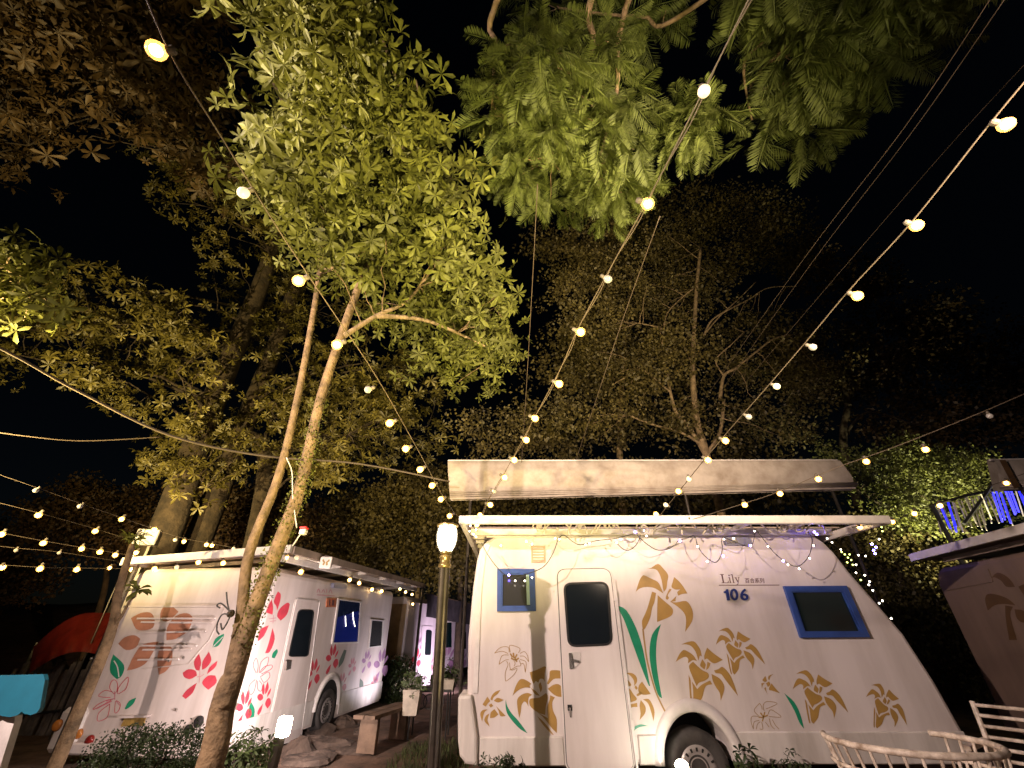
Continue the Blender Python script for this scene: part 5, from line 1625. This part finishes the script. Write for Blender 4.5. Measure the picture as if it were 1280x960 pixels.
# --- twin stem tree with whorled leaves
T1 = tree_root('whorled_leaf_tree', 'twin stemmed tree with whorled leaves lit from below', (atY(262, 960, 4.0).x, 4.0, 0))
tb = T1.location
lower = [Vector((tb.x - .1, 4.0, 0)), atY(262, 958, 4.0), atY(278, 885, 4.0), atY(290, 840, 3.98)]
MB().tube(smooth_path(lower, 5), [.098, .097, .096, .095, .094, .093, .092, .091, .09, .089, .088, .086, .084, .08, .07, .05], 14).build('trunk', 'bark', T1, smooth=True)
st1 = [atY(280, 885, 3.97), atY(291, 830, 3.97), atY(302, 770, 3.95), atY(312, 690, 3.92), atY(345, 605, 3.9), atY(365, 530, 3.86), atY(385, 430, 3.8), atY(400, 335, 3.75), atY(406, 260, 3.7), atY(410, 200, 3.6)]
MB().tube(smooth_path(st1, 5), taper(46, .057, .025), 11).build('stem', 'bark', T1, smooth=True)
st2 = [atY(272, 910, 4.0), atY(293, 845, 4.0), atY(315, 770, 3.95), atY(345, 690, 3.92), atY(372, 620, 3.9), atY(387, 560, 3.86), atY(402, 495, 3.82), atY(428, 415, 3.75), atY(452, 350, 3.7), atY(480, 290, 3.6), atY(505, 200, 3.4)]
MB().tube(smooth_path(st2, 5), taper(51, .078, .036), 12).build('stem', 'bark', T1, smooth=True)
limbs = [[atY(430, 420, 3.75), atY(470, 395, 3.85), atY(510, 375, 4.0), atY(545, 330, 4.1), atY(570, 300, 4.2)],
         [atY(401, 340, 3.75), atY(430, 330, 3.7), atY(470, 300, 3.6), atY(500, 260, 3.5)],
         [atY(400, 335, 3.75), atY(403, 290, 3.6), atY(395, 200, 3.2), atY(380, 100, 2.5)],
         [atY(505, 200, 3.4), atY(500, 120, 2.9), atY(470, 30, 2.3), atY(430, -40, 1.9)],
         [atY(470, 395, 3.85), atY(530, 400, 4.2), atY(580, 420, 4.6), atY(620, 440, 5.0)],
         [atY(406, 260, 3.7), atY(370, 220, 3.3), atY(320, 190, 2.8)],
         [atY(505, 200, 3.4), atY(550, 200, 3.5), atY(580, 260, 3.9)],
         [atY(395, 200, 3.2), atY(340, 100, 2.2), atY(310, 20, 1.6)],
         [atY(505, 200, 3.4), atY(530, 170, 3.1), atY(520, 100, 2.6)], [atY(480, 290, 3.6), atY(520, 270, 3.8), atY(590, 350, 4.6), atY(630, 400, 5.0)],
         [atY(410, 200, 3.6), atY(440, 140, 3.2), atY(440, 60, 2.5)]]
nodes = []
for L_ in limbs:
    p = smooth_path(L_, 5)
    MB().tube(p, taper(len(p), .034, .012), 8).build('branch', 'bark_pale', T1, smooth=True)
    nodes += p
def t1_fn(x, y):
    z = random.uniform(4.9, 6.5) if y > 150 else random.uniform(4.6, 5.8)
    p = atZ(x, y, z)
    return p if p.y < 6.5 else None
poly1 = [(345, -80), (420, -80), (440, 0), (465, 70), (510, 130), (575, 200), (600, 290), (650, 420), (618, 500), (560, 480), (510, 470), (470, 400), (380, 320), (330, 295), (300, 200), (325, 165), (360, 110), (365, 50), (310, 10)]
cen = region_points(poly1, 150, t1_fn)
poly1b = [(310, 190), (400, 150), (550, 180), (640, 420), (610, 480), (500, 440), (370, 310), (310, 240)]
cen += region_points(poly1b, 80, t1_fn)
cen += region_points([(520, 280), (600, 290), (650, 420), (620, 498), (560, 485), (500, 440)], 40, t1_fn)
tw = MB(); twigs(tw, [c for k, c in enumerate(cen) if k % 3 == 0 and min((n_ - c).length for n_ in nodes) < 1.3], nodes, .009, .004, .12); tw.build('twigs', 'bark', T1)['kind'] = 'stuff'
P1, C1 = clustered(cen, 9, .18)
near = P1[:, 1] < 90
# the 300 whorls that show largest are parts of their own, the rest one mass
order = np.argsort(np.linalg.norm(P1 - np.array(CAM), axis=1))
idx300 = order[:290]
rest = np.setdiff1d(np.arange(len(P1)), idx300)
foliage('crown', WH, P1[rest], C1[rest], .135, 'leaf_near', T1, up=(0, 0, -.15), jitter=.8)
wm = []
for T_, F_ in WH:
    me = bpy.data.meshes.new('leaf_whorl'); me.from_pydata([tuple(p) for p in T_], [], [tuple(int(i) for i in f) for f in F_]); me.materials.append(M['leaf_near']); wm.append(me)
inv1 = wmat(T1).inverted()
for i in idx300:
    o = bpy.data.objects.new('leaf_whorl', wm[int(rng.integers(0, 4))]); COL.objects.link(o); o.parent = T1
    o.location = inv1 @ Vector(P1[i])
    ax = Vector(rng.normal(size=3)) * .8 + Vector((0, 0, -.2))
    o.rotation_euler = (ax.to_track_quat('Z', 'Y') @ Euler((0, 0, random.uniform(0, 6.28))).to_quaternion()).to_euler()
    s_ = .125 * random.uniform(.65, 1.3); o.scale = (s_, s_, s_)
# moss / ivy leaves clinging to the second stem
sp2 = smooth_path(st2, 5)[8:30]
C = np.array([tuple(random.choice(sp2)) for _ in range(520)]); D = rng.normal(size=C.shape); D /= np.linalg.norm(D, axis=1, keepdims=True)
foliage('ivy', [clump_tmpl(5, 3, .5, .2)], C + D * np.array([.085, .085, .12]), C, .04, 'leaf_near', T1)
# epiphyte with dark curling leaves
ep = atY(287, 767, 3.85)
epi = thing('epiphyte', 'dark curling epiphyte tied to the thinner stem', 'plant', ep)
MB().ball(ep + Vector((.01, 0, 0)), .03, 10, 6).build('root_ball', 'bark_dark', epi)
for q in ([(288, 765), (280, 757), (275, 754), (271, 757), (275, 760)], [(286, 768), (278, 768), (272, 778), (271, 788), (274, 793)], [(288, 770), (283, 780), (278, 787), (276, 779)], [(286, 762), (284, 752), (283, 740)]):
    MB().tube(smooth_path([atY(x, y, 3.82) for x, y in q], 4), .006, 5).build('leaf', 'wire_dark', epi)

# --- left-edge branch with large bright leaves
T6 = tree_root('whorled_leaf_tree', 'tree with big bright leaves reaching in over the dark sky at the thick cable', (-6.0, 2.6, 0))
nd = smooth_path([Vector((-6.0, 2.6, 0)), Vector((-5.9, 2.7, 2.0)), Vector((-6.3, 2.6, 3.6)), Vector((-6.6, 2.6, 4.6))], 5)
MB().tube(nd, taper(len(nd), .12, .04), 8).build('trunk', 'bark', T6, smooth=True)
br = smooth_path([nd[-4], atC(-20, 330, 4.4), atC(40, 365, 4.7)], 5)
MB().tube(br, taper(len(br), .014, .006), 6).build('branch', 'bark_pale', T6, smooth=True)
cen = region_points([(-120, 280), (20, 305), (75, 355), (85, 385), (50, 410), (-40, 400), (-120, 420)], 40, lambda x, y: atC(x, y, random.uniform(4.3, 5.2)))
P_, C_ = clustered(cen, 7, .16)
foliage('crown', WH, P_, C_, .15, 'leaf_near', T6, up=(.3, 0, -.1))
tw = MB(); twigs(tw, cen, br, .01, .004); tw.build('twigs', 'bark_pale', T6)['kind'] = 'stuff'

# --- feathery tree reaching over from behind
def feather_tree(label, base, polys, size, seedshift=0):
    t = tree_root('feathery_tree', label, base)
    b0_ = Vector(base)
    nd_ = smooth_path([b0_, b0_ + Vector((0, .1, 3)), b0_ + Vector((-.1, .4, 6)), b0_ + Vector((-.2, 1.0, 8.2))], 5)
    MB().tube(nd_, taper(len(nd_), .16, .06), 9).build('trunk', 'bark_dark', t, smooth=True)
    nodes_ = []
    allP, allC, cen_all = [], [], []
    for poly, n_, zlo, zhi, limbs_ in polys:
        cen_ = region_points(poly, n_, lambda x, y: atZ(x, y, random.uniform(zlo, zhi)))
        for L_ in limbs_:
            a = min(nd_, key=lambda p: abs(p.z - 6.8))
            path = [a] + [atZ(x, y, z) for x, y, z in L_]
            p = smooth_path(path, 6)
            MB().tube(p, taper(len(p), .05, .012), 7).build('branch', 'bark', t, smooth=True)
            nodes_ += p[6:]
        cen_all += cen_
        P_, C_ = clustered(cen_, 8, .17, .55)
        allP.append(P_); allC.append(C_)
    tw_ = MB(); twigs(tw_, cen_all, nodes_, .010, .004, .1, .8); tw_.build('twigs', 'bark', t)['kind'] = 'stuff'
    P_, C_ = np.concatenate(allP), np.concatenate(allC)
    # sprays: x axis outward and drooping
    out = (P_ - C_); out[:, 2] = out[:, 2] * .4 - .13
    out += rng.normal(size=out.shape) * .06
    out /= np.linalg.norm(out, axis=1, keepdims=True)
    upv = np.array([[0, 0, 1.0]]) + rng.normal(size=out.shape) * .35
    Y_ = np.cross(upv, out); Y_ /= np.linalg.norm(Y_, axis=1, keepdims=True)
    Z_ = np.cross(out, Y_)
    R = np.stack([out, Y_, Z_], axis=2)
    S = size * rng.uniform(.7, 1.2, len(P_))
    which = rng.integers(0, 3, len(P_))
    Vs, Fs, k = [], [], 0
    for i in range(3):
        q_ = which == i
        V, F = instance(SPR[i][0], SPR[i][1], R[q_], C_[q_] + (P_[q_] - C_[q_]) * .6, S[q_])
        Vs.append(V); Fs.append(F + k); k += len(V)
    np_mesh('crown', np.concatenate(Vs), np.concatenate(Fs), 'needle', t, 'stuff')
    return t
feather_tree('feathery leaved tree whose lit sprays hang overhead beside the doubled bulb string', (2.6, -2.6, 0),
             [([(585, 170), (615, 130), (640, 75), (660, 50), (700, 60), (760, 40), (800, 120), (805, 230), (780, 275), (745, 275), (690, 250), (650, 240), (600, 195)], 120, 6.0, 7.2,
               [[(760, -60, 6.9), (740, 60, 6.7), (700, 160, 6.5), (690, 200, 6.4)], [(640, -40, 7.0), (620, 60, 6.8), (615, 140, 6.6)], [(800, -40, 7.0), (770, 120, 6.6), (740, 230, 6.3)]]),
              ([(835, 130), (890, 140), (895, 175), (860, 190), (838, 185)], 12, 6.4, 7.0, []),
              ], .33)
feather_tree('darker feathery leaved tree whose sprays spread towards the twin wires', (6.0, -2.2, 0),
             [([(900, -60), (1190, -60), (1150, 55), (1085, 115), (1045, 165), (1010, 165), (985, 140), (940, 210), (915, 195), (935, 165), (1000, 100), (960, 30)], 110, 7.8, 9.2,
               [[(1000, -90, 8.6), (960, 40, 8.3), (930, 80, 8.2), (940, 150, 8.0)], [(1100, -60, 8.6), (1080, 40, 8.4), (1010, 60, 8.2), (960, 80, 8.2)], [(960, 80, 8.2), (1000, 100, 8.1), (1050, 110, 8.0)]]),
              ([(620, -60), (860, -60), (850, 20), (760, 30), (660, 20)], 12, 9.0, 10.0, [[(880, 0, 8.8), (800, 20, 8.8), (700, 10, 8.8)]])], .55)

# --- big layered trees behind the left van
def big_tree(name, label, base, stems, regions, lm='leaf_mid', bm_='bark_dark', size=.16, tmpl=WH, per=14, spread=.33, flat=.35, lr0=.05):
    t = tree_root(name, label, base)
    nodes_ = []
    for path, r0_, r1_ in stems:
        p = smooth_path(path, 6)
        MB().tube(p, taper(len(p), r0_, r1_), 12).build('trunk', bm_, t, smooth=True)
        nodes_ += p[len(p) // 3:]
    cen_ = []
    for poly, n_, fn in regions:
        cen_ += region_points(poly, n_, fn)
    # a few limbs
    limb = MB()
    hubs = random.sample(cen_, min(len(cen_), max(6, len(cen_) // 9)))
    nn_ = list(nodes_)
    for h_ in hubs:
        a = min(nodes_, key=lambda n_: (n_ - h_).length + abs(n_.z - h_.z + .6))
        p = bend(a, h_, .06 * (h_ - a).length, 7, .04 * (h_ - a).length)
        limb.tube(p, taper(8, lr0, .012), 6)
        nn_ += p[3:]
    limb.build('limbs', bm_, t)['kind'] = 'stuff'
    tw_ = MB(); twigs(tw_, cen_, nn_, .016, .005, .05); tw_.build('twigs', bm_, t)['kind'] = 'stuff'
    P_, C_ = clustered(cen_, per, spread, flat)
    foliage('crown', tmpl, P_, C_, size, lm, t, up=(0, 0, .4), jitter=.55)
    return t
yb = lambda lo, hi: (lambda x, y: atY(x, y, random.uniform(lo, hi)))
zr = lambda lo, hi, ymax=14: (lambda x, y: (lambda p: p if 0 < p.y < ymax else None)(atZ(x, y, random.uniform(lo, hi))))
big_tree('layered_tree', 'massive dark trunk with tiered foliage reaching over the thick cable', (atY(195, 700, 10.2).x, 10.2, 0),
         [([Vector((atY(190, 700, 10.2).x - .1, 10.2, 0)), atY(205, 670, 10.2), atY(250, 545, 10.1), atY(300, 420, 10.0), atY(335, 330, 9.8), atY(355, 250, 9.5)], .43, .2)],
         [([(-80, 300), (60, 310), (170, 350), (240, 372), (300, 420), (320, 470), (240, 540), (130, 505), (60, 460), (-80, 500)], 120, yb(7.6, 10.5)),
          ([(200, 530), (300, 500), (330, 590), (240, 625), (205, 600)], 26, yb(9.2, 10.4)),
          ([(150, 180), (230, 160), (330, 220), (350, 330), (270, 330), (200, 260)], 45, yb(7.5, 9.5))])
big_tree('layered_tree', 'second massive trunk behind the thin stem with tiered foliage above the lamp', (atY(240, 700, 11.2).x, 11.2, 0),
         [([Vector((atY(238, 700, 11.2).x - .1, 11.2, 0)), atY(246, 680, 11.2), atY(300, 545, 11.1), atY(345, 430, 11), atY(375, 340, 10.8)], .40, .2),
          ([atY(300, 545, 11.1), atY(330, 560, 11.4), atY(325, 640, 11.6), Vector((atY(322, 700, 11.8).x, 11.8, 0))], .2, .24)],
         [([(340, 470), (460, 480), (560, 535), (572, 555), (500, 580), (440, 605), (380, 600), (330, 560)], 85, yb(9.0, 11.5)),
          ([(250, 320), (400, 350), (520, 450), (560, 500), (450, 520), (330, 470)], 60, yb(9.8, 11.5))])
big_tree('layered_tree', 'tall brownish tree high above the first bulb of the string', (-17.5, 7.0, 0),
         [([Vector((-17.5, 7.0, 0)), Vector((-17.4, 7.0, 6)), Vector((-17.0, 6.8, 13))], .3, .07)],
         [([(-120, -120), (250, -120), (265, 100), (290, 200), (260, 240), (200, 160), (120, 110), (60, 150), (-10, 190), (-120, 180)], 170, zr(10.5, 13.5))], lm='leaf_brown', size=.24, spread=.5, flat=.6, lr0=.022)

# --- fine leaved trees behind the awning
def fine_tree(label, base, stems, regions, size=.30, lm='leaf_fine', bm_='bark_pale', per=12, spread=.38, twr=.014):
    t = tree_root('fine_leaf_tree', label, base)
    nodes_ = []
    for path, r0_, r1_ in stems:
        p = smooth_path(path, 5)
        MB().tube(p, taper(len(p), r0_, r1_), 8).build('branch' if nodes_ else 'trunk', bm_, t, smooth=True)
        nodes_ += p[len(p) // 4:]
    cen_ = []
    for poly, n_, fn in regions: cen_ += region_points(poly, n_, fn)
    tw_ = MB(); twigs(tw_, cen_, nodes_, twr, .005, .12, 1.7); tw_.build('twigs', bm_, t)['kind'] = 'stuff'
    P_, C_ = clustered(cen_, per, spread, .5)
    foliage('crown', CLU, P_, C_, size, lm, t, up=(0, 0, .5))
    return t
Yt = 10.5
A = lambda pts, Y=Yt: [atY(x, y, Y) for x, y in pts]
fine_tree('pale branched tree with fine dull foliage rising behind the long awning', (atY(888, 600, Yt).x, Yt, 0),
          [([Vector((atY(888, 600, Yt).x, Yt, 0))] + A([(886, 580), (872, 530), (866, 470), (868, 410), (871, 355), (876, 310)]), .12, .05),
           (A([(884, 572), (862, 535), (845, 515), (838, 490), (831, 457)]), .07, .035), (A([(872, 552), (850, 540), (820, 532), (800, 525), (785, 518)]), .05, .02), (A([(838, 490), (820, 475), (802, 460)]), .035, .015),
           (A([(828, 430), (830, 410), (835, 390), (855, 370), (868, 360)]), .03, .02), (A([(830, 412), (815, 407), (797, 404)]), .025, .012),
           (A([(880, 420), (890, 400), (915, 385), (935, 375), (960, 360), (995, 358)]), .035, .015), (A([(883, 415), (900, 395), (925, 372), (945, 352)]), .03, .012),
           (A([(900, 500), (905, 470), (920, 460), (945, 440), (965, 425), (985, 418)]), .055, .02), (A([(905, 470), (895, 450), (915, 430), (930, 415)]), .03, .012), (A([(885, 565), (900, 540), (905, 500)]), .05, .05)],
          [([(700, 340), (760, 290), (860, 290), (905, 330), (900, 430), (870, 540), (760, 560), (600, 565), (590, 530), (680, 500), (740, 440), (700, 400)], 130, yb(9.6, 12.5)),
           ([(900, 400), (1010, 380), (1040, 470), (1000, 560), (900, 560)], 45, yb(10.5, 13))])
fine_tree('dim tall tree with fine foliage behind the taut wire', (atY(760, 620, 14).x, 14, 0),
          [([Vector((atY(770, 620, 14).x, 14, 0))] + A([(775, 580), (780, 450), (790, 330)], 14), .15, .06)],
          [([(670, 300), (760, 250), (900, 240), (1000, 250), (1010, 340), (860, 330), (760, 330), (680, 370)], 80, yb(12, 15)), ([(690, 400), (800, 380), (800, 470), (700, 480)], 25, yb(13, 15))], size=.42, spread=.5)
fine_tree('dim forked tree with sparse foliage behind the bare branch bulb string', (atY(1050, 620, 13).x, 13, 0),
          [([Vector((atY(1055, 620, 13).x, 13, 0))] + A([(1058, 580), (1060, 500), (1045, 465), (1035, 450)], 13), .16, .06), (A([(1060, 500), (1090, 460), (1130, 440), (1160, 430)], 13), .08, .03), (A([(1055, 545), (1085, 515), (1140, 530)], 13), .06, .02)],
          [([(1000, 290), (1100, 330), (1280, 420), (1340, 560), (1100, 560), (1040, 480), (1000, 400)], 95, yb(12, 16))], size=.42, lm='leaf_brown', bm_='bark_dark', spread=.55)
fine_tree('low green lit tree between the long awning and the strapped awning', (atY(1235, 700, 10.2).x, 10.2, 0),
          [([Vector((atY(1235, 720, 10.2).x, 10.2, 0))] + A([(1225, 690), (1190, 650), (1140, 610)], 10.0), .07, .025), (A([(1200, 660), (1195, 640), (1190, 600)], 9.8), .06, .02), (A([(1140, 650), (1100, 630), (1070, 610)], 9.8), .05, .02)],
          [([(1040, 560), (1100, 545), (1170, 560), (1230, 575), (1240, 640), (1190, 668), (1120, 660), (1110, 620), (1060, 600)], 62, yb(9.0, 10.6))], size=.22, lm='leaf_bush', bm_='bark_dark', spread=.24)
fine_tree('dark tree filling the gap behind the sloping front of the lily van', (atY(1130, 760, 11).x, 11, 0),
          [([Vector((atY(1130, 780, 11).x, 11, 0))] + A([(1130, 740), (1120, 690)], 11), .1, .04)],
          [([(1030, 640), (1130, 650), (1240, 690), (1220, 860), (1150, 820), (1060, 700)], 80, yb(10.5, 12))], size=.26, lm='leaf_fine', bm_='bark_dark')
# far tree line along the path
far_lab = ['far tree beyond the far purple van, nearest the lamp globe', 'far rounded tree behind the butterfly lamp box', 'far tree with pale trunk behind the canopy end', 'far tree behind the pergola corner', 'far tree behind the lily van roof']
for k, (poly, Y_, tx) in enumerate([([(520, 590), (620, 590), (610, 700), (560, 740), (520, 700)], 16, 575), ([(385, 640), (430, 620), (470, 640), (480, 700), (440, 720), (390, 690)], 19, 430), ([(460, 620), (530, 600), (545, 720), (480, 735)], 17.5, 522),
                                    ([(560, 600), (700, 600), (700, 700), (580, 730)], 15, 640), ([(700, 580), (1000, 580), (1050, 640), (700, 650)], 14, 850)]):
    fine_tree(far_lab[k], (atY(tx, 770, Y_).x, Y_, 0), [([Vector((atY(tx, 770, Y_).x, Y_, 0))] + A([(tx, 740), (tx + 4, 660), (tx + 8, 610)], Y_), .13, .04)],
              [(poly, 42, yb(Y_ - 1, Y_ + 1))], size=.42, spread=.45, lm='leaf_fine', bm_='bark_pale' if k == 2 else 'bark_dark')

hill = []
for i in range(13):
    row = []
    for j in range(31):
        x = -60 + j * 1.9; y = 16 + i * 2.2
        h = 3.2 * math.exp(-((y - 30) / 9) ** 2) * (1 / (1 + math.exp((x + 14) / 3.5))) + .15 * math.sin(x * .7) * math.sin(y * .5)
        row.append((x, y, h - .2))
    hill.append(row)
tag(MB().grid(hill).build('hillside', 'dirt', smooth=True), kind='structure')
for k, (poly, Y_, tx, lab) in enumerate([([(40, 640), (120, 610), (200, 620), (200, 690), (60, 700)], 17, 130, 'brown far tree behind the light strings and the junction box'),
                                        ([(230, 600), (330, 590), (400, 640), (380, 690), (240, 690)], 16, 320, 'brown far tree between the massive trunks and the thin stem'),
                                        ([(-120, 640), (30, 650), (60, 740), (-120, 760)], 18, -40, 'brown far tree low behind the lowest bulb string')]):
    fine_tree(lab, (atY(tx, 770, Y_).x, Y_, 0), [([Vector((atY(tx, 770, Y_).x, Y_, 0))] + A([(tx, 740), (tx + 4, 680), (tx + 8, 640)], Y_), .13, .04)],
              [(poly, 50, yb(Y_ - 1, Y_ + 1))], size=.42, spread=.5, lm='leaf_brown', bm_='bark_dark')
ground_spot('small warm garden spotlight on the slope behind the left van', (-10.5, 13.5, .4), (-11.5, 17.0, 2.6), 900, (1, .6, .3), 120)

# --- sapling at the left
sap = tree_root('sapling', 'thin leaning sapling with palmate leaves before the red flowered van rear', (atY(40, 1010, 5.6).x, 5.6, 0))
sp1 = [Vector((atY(20, 1060, 5.6).x, 5.6, 0)), atY(70, 955, 5.6), atY(100, 885, 5.6), atY(128, 820, 5.6), atY(143, 775, 5.6), atY(147, 745, 5.6), atY(158, 705, 5.6), atY(166, 680, 5.6)]
p = smooth_path(sp1, 5); MB().tube(p, taper(len(p), .078, .034), 10).build('trunk', 'bark', sap, smooth=True)
p = smooth_path([atY(141, 785, 5.6), atY(152, 770, 5.55), atY(162, 752, 5.5), atY(170, 745, 5.45)], 4); MB().tube(p, taper(len(p), .022, .01), 6).build('branch', 'bark', sap, smooth=True)
for (px, py, Y_, n_) in ((165, 676, 5.55, 4), (172, 742, 5.45, 3)):
    c_ = atY(px, py, Y_)
    for k in range(n_):
        o = bpy.data.objects.new('leaf_whorl', bpy.data.meshes.get('sapling_leaf') or wm[k % 4]); COL.objects.link(o); o.parent = sap
        o.location = wmat(sap).inverted() @ (c_ + Vector((random.uniform(-.06, .06), random.uniform(-.05, .05), random.uniform(-.02, .06))))
        o.rotation_euler = (random.uniform(-.5, .5), random.uniform(-.5, .5), random.uniform(0, 6)); o.scale = (.17, .17, .17)

# --- shrubs and small plants
def shrub(label, c, rad, n_, size, m, tm=CLU, cat='shrub'):
    c = Vector(c)
    t = thing('shrub', label, cat, (c.x, c.y, 0))
    C_ = np.array([tuple(c)]).repeat(n_, 0)
    d = rng.normal(size=(n_, 3)); d /= np.linalg.norm(d, axis=1, keepdims=True)
    P_ = C_ + d * np.array(rad) * (rng.uniform(.25, 1, (n_, 1)) ** .45)
    foliage('foliage', tm, P_, C_, size, m, t)
    mb = MB()
    for k in range(7):
        a = 2 * math.pi * k / 7
        mb.tube(bend((c.x, c.y, 0), c + Vector((rad[0] * .6 * math.cos(a), rad[1] * .6 * math.sin(a), rad[2] * .3)), .05, 5, .02), taper(6, .02, .006), 5)
    mb.build('stems', 'bark_dark', t)
    return t
shrub('dense dark green clipped shrub before the red flowered van rear', atY(190, 950, 4.9), (.62, .4, .25), 560, .07, 'leaf_hedge')
shrub('pale leafy shrub right of the twin stem trunk base', atY(305, 950, 4.9), (.22, .2, .22), 120, .075, 'leaf_pot', WH)
shrub('low green plant at the lily van corner bumper', atY(622, 962, 5.05), (.30, .12, .10), 60, .05, 'leaf_hedge', WH)
shrub('small green plant under the lily van just right of the wheel', atY(935, 960, 5.1), (.12, .1, .16), 26, .07, 'leaf_hedge', WH)
shrub('low green plant under the lily van skirt near the garden chair', atY(990, 965, 5.1), (.18, .1, .16), 30, .07, 'leaf_hedge', WH)
shrub('dark shrub between the red flowered van and the far purple van', atY(493, 850, 12.2), (.5, .4, .5), 160, .16, 'leaf_hedge')
# grass tufts
tn = 2600
GX = rng.uniform(-1.6, -.55, tn); GY = rng.uniform(4.6, 8.2, tn)
GP = np.stack([GX, GY, np.array([ground_z(a, c) for a, c in zip(GX, GY)])], 1)
blade = (np.array([(-.06, 0, 0), (.06, 0, 0), (.05, .1, .55), (0, .35, 1.0)], float), np.array([(0, 1, 2), (0, 2, 3)]))
R = frames(np.array([[0, 0, 1.0]]) + rng.normal(size=(tn, 3)) * .25, rng.uniform(0, 6.28, tn))
V, F = instance(blade[0], blade[1], R, GP, rng.uniform(.04, .11, tn))
tag(np_mesh('grass', V, F, 'grass', None, 'stuff'), 'short sparse grass around the lamp pole base', 'grass')
